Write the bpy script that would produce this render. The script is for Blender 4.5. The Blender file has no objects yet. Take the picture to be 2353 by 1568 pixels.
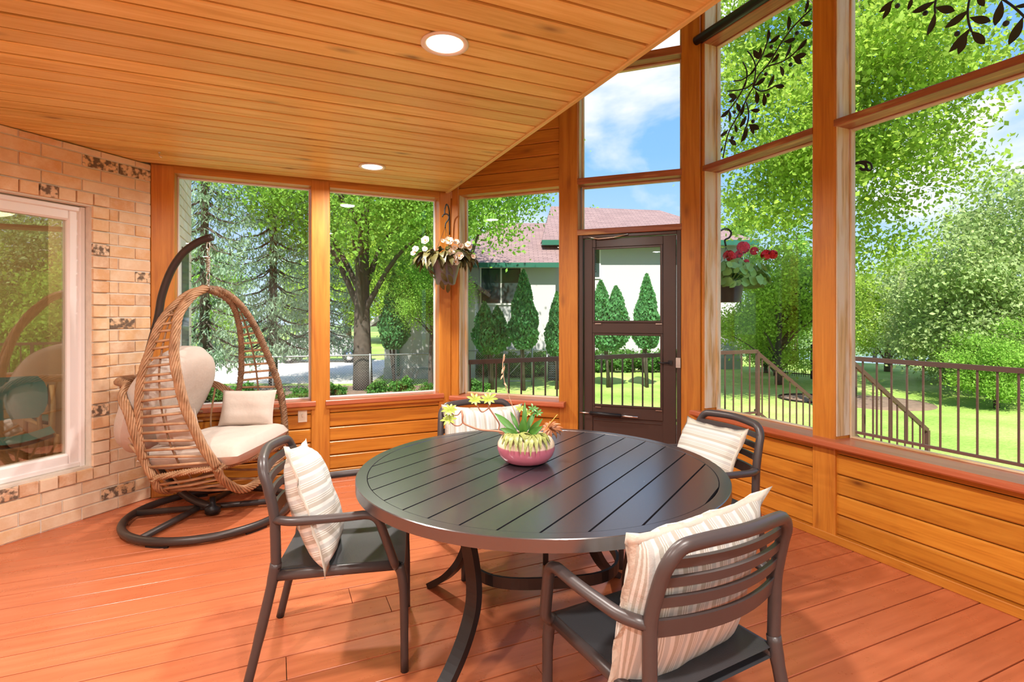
import bpy, math, random
import numpy as np
from mathutils import Vector, Matrix

# ------------------------------------------------------------------ camera, sky, sun, exposure
SC = bpy.context.scene
COL = SC.collection
RND = random.Random(11)
NR = np.random.RandomState(5)
PI = math.pi

F, CX, VY, EYE, YAW = 1225.0, 1176.5, 727.0, 1.38, math.radians(24)   # pixels of the 2353 x 1568 frame
cam_data = bpy.data.cameras.new('camera')
cam_data.sensor_width = 36.0
cam_data.lens = F / 2353 * 36.0
cam_data.shift_y = (VY - 784) / 2353
cam_data.clip_start, cam_data.clip_end = 0.05, 2000
CAM = bpy.data.objects.new('camera', cam_data)
COL.objects.link(CAM)
CAM.location = (0, 0, EYE)
CAM.rotation_euler = (PI / 2, 0, -YAW)
SC.camera = CAM

SC.view_settings.view_transform = 'Standard'
SC.view_settings.look = 'None'
SC.view_settings.exposure = 0.2
SC.view_settings.gamma = 1.0
SC.view_settings.use_curve_mapping = False
SC.cycles.max_bounces = 8; SC.cycles.diffuse_bounces = 5; SC.cycles.glossy_bounces = 4; SC.cycles.transparent_max_bounces = 16

WORLD = bpy.data.worlds.new('sky')
SC.world = WORLD
WORLD.use_nodes = True
def build_sky():
    nt = WORLD.node_tree; nt.nodes.clear()
    N = nt.nodes.new; L = nt.links.new
    out = N('ShaderNodeOutputWorld'); bg = N('ShaderNodeBackground')
    tc = N('ShaderNodeTexCoord'); sx = N('ShaderNodeSeparateXYZ')
    L(tc.outputs['Generated'], sx.inputs[0])
    grad = N('ShaderNodeValToRGB')
    L(sx.outputs['Z'], grad.inputs[0])
    e = grad.color_ramp.elements
    e[0].position = 0.0; e[0].color = (0.60, 0.78, 0.95, 1)
    e[1].position = 0.75; e[1].color = (0.10, 0.30, 0.78, 1)
    m = e.new(0.28); m.color = (0.24, 0.50, 0.90, 1)
    # clouds: noise on the dome, flattened towards the horizon
    mp = N('ShaderNodeMapping'); mp.inputs['Scale'].default_value = (1.0, 1.0, 2.2)
    mp.inputs['Location'].default_value = (2.3, 0.4, 0.7)
    L(tc.outputs['Generated'], mp.inputs[0])
    nz = N('ShaderNodeTexNoise'); nz.inputs['Scale'].default_value = 3.1
    nz.inputs['Detail'].default_value = 7; nz.inputs['Roughness'].default_value = 0.52
    nz.inputs['Distortion'].default_value = 0.25
    L(mp.outputs[0], nz.inputs['Vector'])
    cr = N('ShaderNodeValToRGB')
    cr.color_ramp.elements[0].position = 0.47; cr.color_ramp.elements[0].color = (0, 0, 0, 1)
    cr.color_ramp.elements[1].position = 0.66; cr.color_ramp.elements[1].color = (1, 1, 1, 1)
    L(nz.outputs['Fac'], cr.inputs[0])
    mx = N('ShaderNodeMixRGB'); mx.inputs['Color2'].default_value = (0.93, 0.92, 0.93, 1)
    L(cr.outputs[0], mx.inputs['Fac']); L(grad.outputs[0], mx.inputs['Color1'])
    L(mx.outputs[0], bg.inputs['Color'])
    bg.inputs['Strength'].default_value = 1.15
    L(bg.outputs[0], out.inputs['Surface'])
build_sky()

sun_data = bpy.data.lights.new('sun', 'SUN')
sun_data.energy = 8.0
sun_data.color = (1.0, 0.93, 0.80)
sun_data.angle = math.radians(0.6)
SUN = bpy.data.objects.new('sun', sun_data)
COL.objects.link(SUN)
SUN_TO = Vector((0.40, 0.62, -0.85)).normalized()       # from behind the house, left of the camera
SUN.rotation_euler = SUN_TO.to_track_quat('-Z', 'Y').to_euler()
SUN.location = (-20, -30, 40)

# ------------------------------------------------------------------ pixel helpers
FW = Vector((math.sin(YAW), math.cos(YAW), 0)); RT = Vector((math.cos(YAW), -math.sin(YAW), 0)); UP = Vector((0, 0, 1))
EYEP = Vector((0, 0, EYE))
def ray(u, v): return FW + RT * ((u - CX) / F) + UP * ((VY - v) / F)
def at_z(u, v, z):
    r = ray(u, v); return EYEP + r * ((z - EYE) / r.z)
def at_depth(u, v, d): return EYEP + ray(u, v) * d
def at_plane(u, v, p, n):
    r = ray(u, v); return EYEP + r * ((Vector(p) - EYEP).dot(n) / r.dot(n))

# ------------------------------------------------------------------ object helpers
def link(o, parent=None):
    COL.objects.link(o)
    if parent is not None: o.parent = parent
    return o
def tag(o, label=None, cat=None, group=None, kind=None):
    if label: o['label'] = label
    if cat: o['category'] = cat
    if group: o['group'] = group
    if kind: o['kind'] = kind
    return o
def thing(name, label, cat, loc=(0, 0, 0), rz=0.0, group=None, kind=None):
    o = bpy.data.objects.new(name, None); COL.objects.link(o)
    o.location = loc; o.rotation_euler = (0, 0, rz); o.empty_display_size = 0.1
    return tag(o, label, cat, group, kind)
def copy_tree(o, parent=None):
    c = o.copy(); COL.objects.link(c); c.parent = parent
    for ch in list(o.children): copy_tree(ch, c)
    return c

class MB:
    """collects shapes, then becomes ONE mesh object"""
    def __init__(s): s.v = []; s.f = []; s.sm = []
    def add(s, vs, fs, smooth=False, M=None):
        b = len(s.v)
        s.v += [tuple(M @ Vector(p)) if M is not None else tuple(p) for p in vs]
        s.f += [tuple(i + b for i in f) for f in fs]; s.sm += [smooth] * len(fs)
        return s
    def box(s, lo, hi, M=None, ch=0.0):
        (x0, y0, z0), (x1, y1, z1) = lo, hi
        if ch <= 0:
            vs = [(x0,y0,z0),(x1,y0,z0),(x1,y1,z0),(x0,y1,z0),(x0,y0,z1),(x1,y0,z1),(x1,y1,z1),(x0,y1,z1)]
            return s.add(vs, [(3,2,1,0),(4,5,6,7),(0,1,5,4),(1,2,6,5),(2,3,7,6),(3,0,4,7)], False, M)
        c = min(ch, (y1-y0)*.45, (z1-z0)*.45)      # long edges along x chamfered
        pr = [(y0+c,z0),(y1-c,z0),(y1,z0+c),(y1,z1-c),(y1-c,z1),(y0+c,z1),(y0,z1-c),(y0,z0+c)]
        vs = [(x0,a,b) for a,b in pr] + [(x1,a,b) for a,b in pr]
        fs = [(i, i+8, (i+1)%8+8, (i+1)%8) for i in range(8)]
        fs = [tuple(reversed(f)) for f in fs]
        return s.add(vs, fs + [tuple(range(8))[::-1], tuple(range(8,16))], False, M)
    def tube(s, path, r, seg=10, closed=False, flat=1.0, M=None, cap=True, up=None, twist=0.0):
        P = [Vector(p) for p in path]; n = len(P)
        rr = r if isinstance(r, (list, tuple)) else [r] * n
        T = []
        for i in range(n):
            a = P[(i-1) % n] if (closed or i > 0) else P[i]; b = P[(i+1) % n] if (closed or i < n-1) else P[i]
            t = b - a; T.append(t.normalized() if t.length > 1e-9 else Vector((0,0,1)))
        u0 = Vector(up) if up is not None else (Vector((0,0,1)) if abs(T[0].z) < .9 else Vector((1,0,0)))
        U = []; u = (u0 - T[0] * u0.dot(T[0])).normalized()
        for i in range(n):
            if up is not None: u = Vector(up)
            u = u - T[i] * u.dot(T[i]); u = u.normalized() if u.length > 1e-6 else T[i].orthogonal().normalized(); U.append(u)
        vs = []
        for i in range(n):
            w = T[i].cross(U[i])
            for k in range(seg):
                a = 2*PI*k/seg + twist
                vs.append(P[i] + U[i]*(math.cos(a)*rr[i]) + w*(math.sin(a)*rr[i]*flat))
        fs = []
        for i in range(n if closed else n-1):
            j = (i+1) % n
            for k in range(seg):
                k2 = (k+1) % seg; fs.append((i*seg+k, i*seg+k2, j*seg+k2, j*seg+k))
        if cap and not closed: fs += [tuple(range(seg))[::-1], tuple(range((n-1)*seg, n*seg))]
        return s.add(vs, fs, seg > 4, M)
    def lathe(s, prof, seg=24, M=None, smooth=True, cap=True):
        vs = []; fs = []; n = len(prof)
        for r, z in prof:
            for k in range(seg):
                a = 2*PI*k/seg; vs.append((r*math.cos(a), r*math.sin(a), z))
        for i in range(n-1):
            for k in range(seg):
                k2 = (k+1) % seg; fs.append((i*seg+k, i*seg+k2, (i+1)*seg+k2, (i+1)*seg+k))
        if cap: fs += [tuple(range(seg))[::-1], tuple(range((n-1)*seg, n*seg))]
        return s.add(vs, fs, smooth, M)
    def prism(s, poly, z0, z1, M=None):
        n = len(poly)
        vs = [(x, y, z0) for x, y in poly] + [(x, y, z1) for x, y in poly]
        fs = [(i, (i+1) % n, (i+1) % n + n, i+n) for i in range(n)]
        return s.add(vs, fs + [tuple(range(n))[::-1], tuple(range(n, 2*n))], False, M)
    def grid(s, nu, nv, fn, M=None, wrapu=False):
        vs = [fn(i/(nu if wrapu else nu-1), j/(nv-1)) for j in range(nv) for i in range(nu)]
        fs = []
        for j in range(nv-1):
            for i in range(nu if wrapu else nu-1):
                i2 = (i+1) % nu; fs.append((j*nu+i, j*nu+i2, (j+1)*nu+i2, (j+1)*nu+i))
        return s.add(vs, fs, True, M)
    def mesh(s, name, mat):
        me = bpy.data.meshes.new(name); me.from_pydata([tuple(p) for p in s.v], [], s.f)
        me.polygons.foreach_set('use_smooth', s.sm)
        if mat is not None: me.materials.append(mat)
        me.update(); return me
    def build(s, name, mat, parent=None, M=None):
        o = bpy.data.objects.new(name, s.mesh(name, mat))
        if M is not None: o.matrix_basis = M
        return link(o, parent)

def np_mesh(name, V, Q, mat, smooth=False):
    """fast mesh from numpy: V (n,3), Q (m,k) faces all of k corners"""
    me = bpy.data.meshes.new(name); k = Q.shape[1]
    me.vertices.add(len(V)); me.vertices.foreach_set('co', V.astype(np.float32).ravel())
    me.loops.add(Q.size); me.loops.foreach_set('vertex_index', Q.astype(np.int32).ravel())
    me.polygons.add(len(Q)); me.polygons.foreach_set('loop_start', np.arange(0, Q.size, k, dtype=np.int32))
    me.polygons.foreach_set('use_smooth', np.full(len(Q), smooth))
    me.materials.append(mat); me.update(calc_edges=True); return me

def frame(p0, d, o):
    """wall frame: x along the wall, y outward, z up"""
    M = Matrix.Identity(4)
    for i, c in enumerate((Vector(d), Vector(o), UP)):
        for r in range(3): M[r][i] = c[r]
    M.translation = Vector(p0); return M
AX = {0: Matrix.Identity(4),
      1: Matrix(((0,-1,0,0),(1,0,0,0),(0,0,1,0),(0,0,0,1))),
      2: Matrix(((0,0,-1,0),(0,1,0,0),(1,0,0,0),(0,0,0,1)))}
BOXES = {}
def timber(name, W, lo, hi, mat, parent=None, ch=0.004, axis=None):
    """a timber, brick or plank in wall frame W; its mesh runs along local x so the grain follows its length"""
    lo = Vector(lo); hi = Vector(hi); size = hi - lo; c = (lo + hi) / 2
    ax = axis if axis is not None else max(range(3), key=lambda i: size[i])
    if ax == 0: d = (size.x, size.y, size.z)
    elif ax == 1: d = (size.y, size.x, size.z)
    else: d = (size.z, size.y, size.x)
    key = (round(d[0],4), round(d[1],4), round(d[2],4), ch, mat.name)
    me = BOXES.get(key)
    if me is None:
        me = MB().box((-d[0]/2,-d[1]/2,-d[2]/2), (d[0]/2,d[1]/2,d[2]/2), None, ch).mesh(name, mat); BOXES[key] = me
    o = bpy.data.objects.new(name, me); o.matrix_basis = W @ Matrix.Translation(c) @ AX[ax]
    return link(o, parent)

# ------------------------------------------------------------------ materials
MATS = {}
def newmat(name):
    m = bpy.data.materials.new(name); m.use_nodes = True; MATS[name] = m
    nt = m.node_tree; b = nt.nodes['Principled BSDF']
    return m, nt, b, nt.nodes.new, nt.links.new
def simple(name, col, rough=0.5, metal=0.0, spec=0.5, noise=0.0, nscale=8.0, bump=0.0, coat=0.0, trans=0.0, emit=None, estr=0.0, rand=0.0):
    m, nt, b, N, L = newmat(name)
    b.inputs['Roughness'].default_value = rough; b.inputs['Metallic'].default_value = metal
    b.inputs['Specular IOR Level'].default_value = spec
    b.inputs['Coat Weight'].default_value = coat
    b.inputs['Base Color'].default_value = (*col, 1)
    if emit: b.inputs['Emission Color'].default_value = (*emit, 1); b.inputs['Emission Strength'].default_value = estr
    if noise or bump or rand:
        tc = N('ShaderNodeTexCoord'); nz = N('ShaderNodeTexNoise'); nz.inputs['Scale'].default_value = nscale; nz.inputs['Detail'].default_value = 5
        L(tc.outputs['Object'], nz.inputs['Vector'])
        hs = N('ShaderNodeHueSaturation'); hs.inputs['Color'].default_value = (*col, 1)
        mr = N('ShaderNodeMapRange'); mr.inputs['To Min'].default_value = 1-noise; mr.inputs['To Max'].default_value = 1+noise
        L(nz.outputs['Fac'], mr.inputs['Value'])
        if rand:
            oi = N('ShaderNodeObjectInfo'); m2 = N('ShaderNodeMapRange'); m2.inputs['To Min'].default_value = 1-rand; m2.inputs['To Max'].default_value = 1+rand
            L(oi.outputs['Random'], m2.inputs['Value']); mu = N('ShaderNodeMath'); mu.operation = 'MULTIPLY'
            L(mr.outputs[0], mu.inputs[0]); L(m2.outputs[0], mu.inputs[1]); L(mu.outputs[0], hs.inputs['Value'])
        else: L(mr.outputs[0], hs.inputs['Value'])
        L(hs.outputs[0], b.inputs['Base Color'])
        if bump:
            bp = N('ShaderNodeBump'); bp.inputs['Strength'].default_value = bump; bp.inputs['Distance'].default_value = 0.01
            L(nz.outputs['Fac'], bp.inputs['Height']); L(bp.outputs[0], b.inputs['Normal'])
    return m
def ramp(nt, stops, interp='LINEAR'):
    r = nt.nodes.new('ShaderNodeValToRGB'); r.color_ramp.interpolation = interp
    e = r.color_ramp.elements
    while len(e) < len(stops): e.new(0.5)
    for el, (p, c) in zip(e, stops): el.position = p; el.color = (*c, 1)
    return r
def wood(name, light, mid, dark, rough=0.45, coat=0.0, rand=0.16, knots=True, weather=0.0, wcol=(0.55,0.42,0.26)):
    m, nt, b, N, L = newmat(name)
    tc = N('ShaderNodeTexCoord'); oi = N('ShaderNodeObjectInfo')
    off = N('ShaderNodeVectorMath'); off.operation = 'SCALE'; off.inputs[0].default_value = (31.7, 17.3, 23.1)
    L(oi.outputs['Random'], off.inputs['Scale'])
    ad = N('ShaderNodeVectorMath'); L(tc.outputs['Object'], ad.inputs[0]); L(off.outputs[0], ad.inputs[1])
    mp = N('ShaderNodeMapping'); mp.inputs['Scale'].default_value = (0.9, 11, 11); L(ad.outputs[0], mp.inputs[0])
    n1 = N('ShaderNodeTexNoise'); n1.inputs['Scale'].default_value = 1.6; n1.inputs['Detail'].default_value = 6; n1.inputs['Roughness'].default_value = 0.6; n1.inputs['Distortion'].default_value = 0.8
    L(mp.outputs[0], n1.inputs['Vector'])
    mp2 = N('ShaderNodeMapping'); mp2.inputs['Scale'].default_value = (2.0, 70, 70); L(ad.outputs[0], mp2.inputs[0])
    n2 = N('ShaderNodeTexNoise'); n2.inputs['Scale'].default_value = 1.2; n2.inputs['Detail'].default_value = 3; L(mp2.outputs[0], n2.inputs['Vector'])
    mxn = N('ShaderNodeMath'); mxn.operation = 'MULTIPLY_ADD'; mxn.inputs[1].default_value = 0.35
    L(n2.outputs['Fac'], mxn.inputs[0])
    sb = N('ShaderNodeMath'); sb.operation = 'SUBTRACT'; sb.inputs[1].default_value = 0.175; L(n1.outputs['Fac'], sb.inputs[0]); L(sb.outputs[0], mxn.inputs[2])
    cr = ramp(nt, [(0.30, dark), (0.50, mid), (0.70, light)]); L(mxn.outputs[0], cr.inputs[0])
    col = cr.outputs[0]
    if knots:
        mk = N('ShaderNodeMapping'); mk.inputs['Scale'].default_value = (1.3, 3.6, 3.6); L(ad.outputs[0], mk.inputs[0])
        vo = N('ShaderNodeTexVoronoi'); vo.inputs['Scale'].default_value = 1.5; L(mk.outputs[0], vo.inputs['Vector'])
        kr = ramp(nt, [(0.03, (1,1,1)), (0.085, (0.45,0.45,0.45)), (0.17, (0,0,0))]); L(vo.outputs['Distance'], kr.inputs[0])
        mk2 = N('ShaderNodeMixRGB'); mk2.blend_type = 'MIX'; L(kr.outputs[0], mk2.inputs['Fac']); L(col, mk2.inputs['Color1'])
        mk2.inputs['Color2'].default_value = (dark[0]*.45, dark[1]*.38, dark[2]*.38, 1); col = mk2.outputs[0]
    if weather > 0:
        nw = N('ShaderNodeTexNoise'); nw.inputs['Scale'].default_value = 2.2; nw.inputs['Detail'].default_value = 6
        mw = N('ShaderNodeMapping'); mw.inputs['Scale'].default_value = (1.0, 9, 9); L(ad.outputs[0], mw.inputs[0]); L(mw.outputs[0], nw.inputs['Vector'])
        wr = ramp(nt, [(0.62-0.3*weather, (0,0,0)), (0.78-0.3*weather, (1,1,1))]); L(nw.outputs['Fac'], wr.inputs[0])
        mw2 = N('ShaderNodeMixRGB'); L(wr.outputs[0], mw2.inputs['Fac']); L(col, mw2.inputs['Color1']); mw2.inputs['Color2'].default_value = (*wcol, 1); col = mw2.outputs[0]
    hs = N('ShaderNodeHueSaturation'); L(col, hs.inputs['Color'])
    mr = N('ShaderNodeMapRange'); mr.inputs['To Min'].default_value = 1-rand; mr.inputs['To Max'].default_value = 1+rand
    L(oi.outputs['Random'], mr.inputs['Value']); L(mr.outputs[0], hs.inputs['Value']); L(hs.outputs[0], b.inputs['Base Color'])
    b.inputs['Roughness'].default_value = rough; b.inputs['Coat Weight'].default_value = coat; b.inputs['Coat Roughness'].default_value = 0.25
    bp = N('ShaderNodeBump'); bp.inputs['Strength'].default_value = 0.18; bp.inputs['Distance'].default_value = 0.004
    L(mxn.outputs[0], bp.inputs['Height']); L(bp.outputs[0], b.inputs['Normal'])
    return m
def glass_mat(name, base, ior=1.5, tint=(0.97, 0.985, 0.98)):
    m, nt, b, N, L = newmat(name); nt.nodes.remove(b)
    out = nt.nodes['Material Output']
    tr = N('ShaderNodeBsdfTransparent'); tr.inputs[0].default_value = (*tint, 1)
    gl = N('ShaderNodeBsdfGlossy'); gl.inputs['Roughness'].default_value = 0.0
    lw = N('ShaderNodeLayerWeight'); lw.inputs['Blend'].default_value = 0.5        # same from both faces of the pane
    pw = N('ShaderNodeMath'); pw.operation = 'POWER'; pw.inputs[1].default_value = 5.0; L(lw.outputs['Facing'], pw.inputs[0])
    ad = N('ShaderNodeMath'); ad.operation = 'MULTIPLY_ADD'; ad.inputs[1].default_value = 0.9 - base; ad.inputs[2].default_value = base; ad.use_clamp = True
    L(pw.outputs[0], ad.inputs[0])
    mx = N('ShaderNodeMixShader'); L(ad.outputs[0], mx.inputs[0]); L(tr.outputs[0], mx.inputs[1]); L(gl.outputs[0], mx.inputs[2])
    L(mx.outputs[0], out.inputs['Surface']); return m

M_CEIL = wood('golden_ceiling_wood', (0.80,0.57,0.21), (0.74,0.49,0.15), (0.63,0.37,0.085), 0.45, 0.1, 0.10)
M_WALL = wood('orange_stained_wood', (0.64,0.265,0.030), (0.56,0.21,0.020), (0.40,0.125,0.010), 0.38, 0.2, 0.10)
M_POST = wood('orange_post_wood', (0.62,0.245,0.030), (0.54,0.195,0.020), (0.42,0.13,0.012), 0.45, 0.1, 0.06)
M_JAMB = wood('weathered_jamb_wood', (0.80,0.62,0.36), (0.68,0.46,0.22), (0.38,0.22,0.085), 0.65, 0.0, 0.08, True, 0.7, (0.74,0.64,0.50))
M_RAIL = wood('red_brown_rail_wood', (0.42,0.145,0.065), (0.34,0.105,0.045), (0.22,0.065,0.03), 0.45, 0.1, 0.08, True, 0.25, (0.60,0.36,0.15))
M_SILL = wood('red_painted_sill', (0.52,0.155,0.075), (0.46,0.125,0.055), (0.40,0.10,0.045), 0.30, 0.35, 0.03, False)
M_GAPSHADE = simple('gap_shade', (0.020, 0.008, 0.004), 0.9)  # near-black backing, shade of the board gaps put into its colour
def floor_mat():
    m, nt, b, N, L = newmat('red_painted_floor_boards')
    tc = N('ShaderNodeTexCoord'); oi = N('ShaderNodeObjectInfo'); ge = N('ShaderNodeNewGeometry')
    mp = N('ShaderNodeMapping'); mp.inputs['Scale'].default_value = (1.2, 14, 14); L(ge.outputs['Position'], mp.inputs[0])
    n1 = N('ShaderNodeTexNoise'); n1.inputs['Scale'].default_value = 2.0; n1.inputs['Detail'].default_value = 6; L(mp.outputs[0], n1.inputs['Vector'])
    cr = ramp(nt, [(0.28, (0.46,0.125,0.050)), (0.5, (0.54,0.155,0.064)), (0.75, (0.60,0.185,0.080))]); L(n1.outputs['Fac'], cr.inputs[0])
    # worn specks and pale scuffs
    n2 = N('ShaderNodeTexNoise'); n2.inputs['Scale'].default_value = 9.0; n2.inputs['Detail'].default_value = 8; n2.inputs['Roughness'].default_value = 0.7; L(ge.outputs['Position'], n2.inputs['Vector'])
    r2 = ramp(nt, [(0.715, (0,0,0)), (0.75, (0.55,0.55,0.55))]); L(n2.outputs['Fac'], r2.inputs[0])
    mx = N('ShaderNodeMixRGB'); L(r2.outputs[0], mx.inputs['Fac']); L(cr.outputs[0], mx.inputs['Color1']); mx.inputs['Color2'].default_value = (0.72,0.40,0.28,1)
    hs = N('ShaderNodeHueSaturation'); L(mx.outputs[0], hs.inputs['Color'])
    mr = N('ShaderNodeMapRange'); mr.inputs['To Min'].default_value = 0.95; mr.inputs['To Max'].default_value = 1.05; L(oi.outputs['Random'], mr.inputs['Value']); L(mr.outputs[0], hs.inputs['Value'])
    L(hs.outputs[0], b.inputs['Base Color'])
    rr = N('ShaderNodeMapRange'); rr.inputs['To Min'].default_value = 0.20; rr.inputs['To Max'].default_value = 0.38; L(n2.outputs['Fac'], rr.inputs['Value']); L(rr.outputs[0], b.inputs['Roughness'])
    bp = N('ShaderNodeBump'); bp.inputs['Strength'].default_value = 0.12; bp.inputs['Distance'].default_value = 0.003; L(n1.outputs['Fac'], bp.inputs['Height']); L(bp.outputs[0], b.inputs['Normal'])
    return m
M_FLOOR = floor_mat()
def brick_mat(name, stops, burn=True):
    m, nt, b, N, L = newmat(name)
    tc = N('ShaderNodeTexCoord'); oi = N('ShaderNodeObjectInfo')
    cr = ramp(nt, stops); L(oi.outputs['Random'], cr.inputs[0])
    off = N('ShaderNodeVectorMath'); off.operation = 'SCALE'; off.inputs[0].default_value = (51.7, 27.3, 33.1); L(oi.outputs['Random'], off.inputs['Scale'])
    ad = N('ShaderNodeVectorMath'); L(tc.outputs['Object'], ad.inputs[0]); L(off.outputs[0], ad.inputs[1])
    n1 = N('ShaderNodeTexNoise'); n1.inputs['Scale'].default_value = 9.0; n1.inputs['Detail'].default_value = 7; n1.inputs['Roughness'].default_value = 0.65; L(ad.outputs[0], n1.inputs['Vector'])
    r1 = ramp(nt, [(0.40, (0,0,0)), (0.68, (0.8,0.8,0.8))]); L(n1.outputs['Fac'], r1.inputs[0])
    mx = N('ShaderNodeMixRGB'); L(r1.outputs[0], mx.inputs['Fac']); L(cr.outputs[0], mx.inputs['Color1']); mx.inputs['Color2'].default_value = (0.86,0.69,0.50,1)
    col = mx.outputs[0]
    if burn:
        wn = N('ShaderNodeTexWhiteNoise'); wn.noise_dimensions = '1D'; L(oi.outputs['Random'], wn.inputs['W'])
        gt = N('ShaderNodeMath'); gt.operation = 'GREATER_THAN'; gt.inputs[1].default_value = 0.95; L(wn.outputs['Value'], gt.inputs[0])
        n2 = N('ShaderNodeTexNoise'); n2.inputs['Scale'].default_value = 30; n2.inputs['Detail'].default_value = 4; L(ad.outputs[0], n2.inputs['Vector'])
        r2 = ramp(nt, [(0.44, (0,0,0)), (0.58, (1,1,1))]); L(n2.outputs['Fac'], r2.inputs[0])
        mu = N('ShaderNodeMath'); mu.operation = 'MULTIPLY'; L(r2.outputs[0], mu.inputs[0]); L(gt.outputs[0], mu.inputs[1])
        m2 = N('ShaderNodeMixRGB'); L(mu.outputs[0], m2.inputs['Fac']); L(col, m2.inputs['Color1']); m2.inputs['Color2'].default_value = (0.16,0.11,0.075,1); col = m2.outputs[0]
    L(col, b.inputs['Base Color']); b.inputs['Roughness'].default_value = 0.85
    bp = N('ShaderNodeBump'); bp.inputs['Strength'].default_value = 0.45; bp.inputs['Distance'].default_value = 0.006; L(n1.outputs['Fac'], bp.inputs['Height']); L(bp.outputs[0], b.inputs['Normal'])
    return m
M_BRICK = brick_mat('tan_orange_brick', [(0.0,(0.74,0.52,0.33)), (0.35,(0.76,0.49,0.26)), (0.6,(0.70,0.40,0.20)), (0.8,(0.80,0.62,0.44)), (1.0,(0.60,0.31,0.15))])
M_BRICKOUT = brick_mat('pale_outside_brick', [(0.0,(0.84,0.80,0.74)), (0.5,(0.88,0.85,0.80)), (1.0,(0.80,0.75,0.68))], False)
M_MORTAR = simple('grey_mortar', (0.70, 0.64, 0.55), 0.95, noise=0.15, nscale=20, bump=0.4)
M_GLASS = glass_mat('window_glass', 0.014, 1.5, (0.985, 0.99, 0.99))
M_GLASSDARK = glass_mat('coated_house_glass', 0.25, 1.6, (0.90, 0.88, 0.82))
M_GLASSA = glass_mat('reflective_window_glass', 0.035, 1.5, (0.985, 0.99, 0.99))
M_WHITE = simple('white_window_paint', (0.82, 0.78, 0.76), 0.35)
M_GUN = simple('gunmetal_powder_coat', (0.085, 0.072, 0.072), 0.38, 0.35, 0.5)
M_BLACK = simple('black_metal', (0.018, 0.018, 0.02), 0.4, 0.3)
M_BROWNMETAL = simple('brown_painted_metal', (0.075, 0.042, 0.035), 0.42, 0.1, noise=0.1, nscale=30)
M_CHROME = simple('silver_metal', (0.75, 0.75, 0.74), 0.25, 1.0)
M_LAMPTRIM = simple('cream_lamp_trim', (0.80, 0.74, 0.64), 0.4)

# ------------------------------------------------------------------ the room: frames of its walls
YA, XC = 4.81, 3.10
q2 = math.sqrt(0.5)
W_A = frame((-0.86, YA, 0), (1, 0, 0), (0, 1, 0))            # window wall beside the brick
W_B = frame((1.53, YA, 0), (q2, -q2, 0), (q2, q2, 0))        # short angled wall with the door
W_C = frame((XC, 3.24, 0), (0, -1, 0), (1, 0, 0))            # tall window wall
W_K = frame((-0.86, YA, 0), (q2, q2, 0), (-q2, q2, 0))       # brick house wall, x negative
CEIL_Z = 2.535
W_I = Matrix.Identity(4)

def structure(name, label, cat, obj=None):
    o = obj if obj is not None else thing(name, label, cat)
    return tag(o, label, cat, None, 'structure')

# floor: sub-floor slab with separate boards running along x
floor = MB().box((-3.4, -3.2, -0.06), (3.2, 4.9, -0.027)).build('floor', M_GAPSHADE)
structure('floor', 'red-brown painted porch floor of long boards', 'floor', floor)
bw = 0.1535; y = YA - 0.005; row = 0
while y > -3.1:
    y0, y1 = y - bw, y
    x_left = max(-3.3, -0.92 - (YA - y0)); x_right = min(3.12, 1.58 + (YA - y0))
    cuts = [x_left]
    if row % 3 == 1 and x_left < 0.03 + .3*(row % 4): cuts.append(0.03 + .3*(row % 4) + 0.012)
    elif row % 3 == 2: cuts.append(1.9 - .35*(row % 5))
    cuts.append(x_right)
    for a, b_ in zip(cuts[:-1], cuts[1:]):
        timber('floor_board', W_I, (a + .0015, y0 + .003, -0.027), (b_ - .0015, y1 - .003, 0.0), M_FLOOR, floor, 0.0015, axis=0)
    y -= bw; row += 1

# flat ceiling of grooved boards, and the taller roof over the window bay
ceil = MB().box((-3.5, -3.2, CEIL_Z + 0.032), (1.455, YA + .1, CEIL_Z + 0.12)).build('ceiling', M_GAPSHADE)
structure('ceiling', 'flat golden wood ceiling of grooved boards', 'ceiling', ceil)
cw = 0.1335; y = YA - 0.03; rowi = 0
while y > -3.1:
    y0, y1 = y - cw, y
    xl = max(-3.4, -0.86 - (YA - y0) - 0.12)
    dz = RND.uniform(-0.0015, 0.0015)
    timber('ceiling_board', W_I, (xl, y0 + .009, CEIL_Z + dz), (1.452, y1 - .009, CEIL_Z + 0.034 + dz), M_CEIL, ceil, 0.004, axis=0)
    y -= cw; rowi += 1
timber('edge_trim', W_I, (1.452, -3.1, CEIL_Z - 0.012), (1.480, YA - .03, CEIL_Z + 0.05), M_CEIL, ceil, 0.004)
hi = MB()
hi.box((1.455, -3.2, CEIL_Z + .05), (1.50, YA + .1, 4.62)); hi.box((1.455, -3.2, 4.55), (3.36, YA + .1, 4.67))
structure('', 'raised wood roof over the tall window bay', 'roof', hi.build('roof', M_CEIL))

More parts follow.
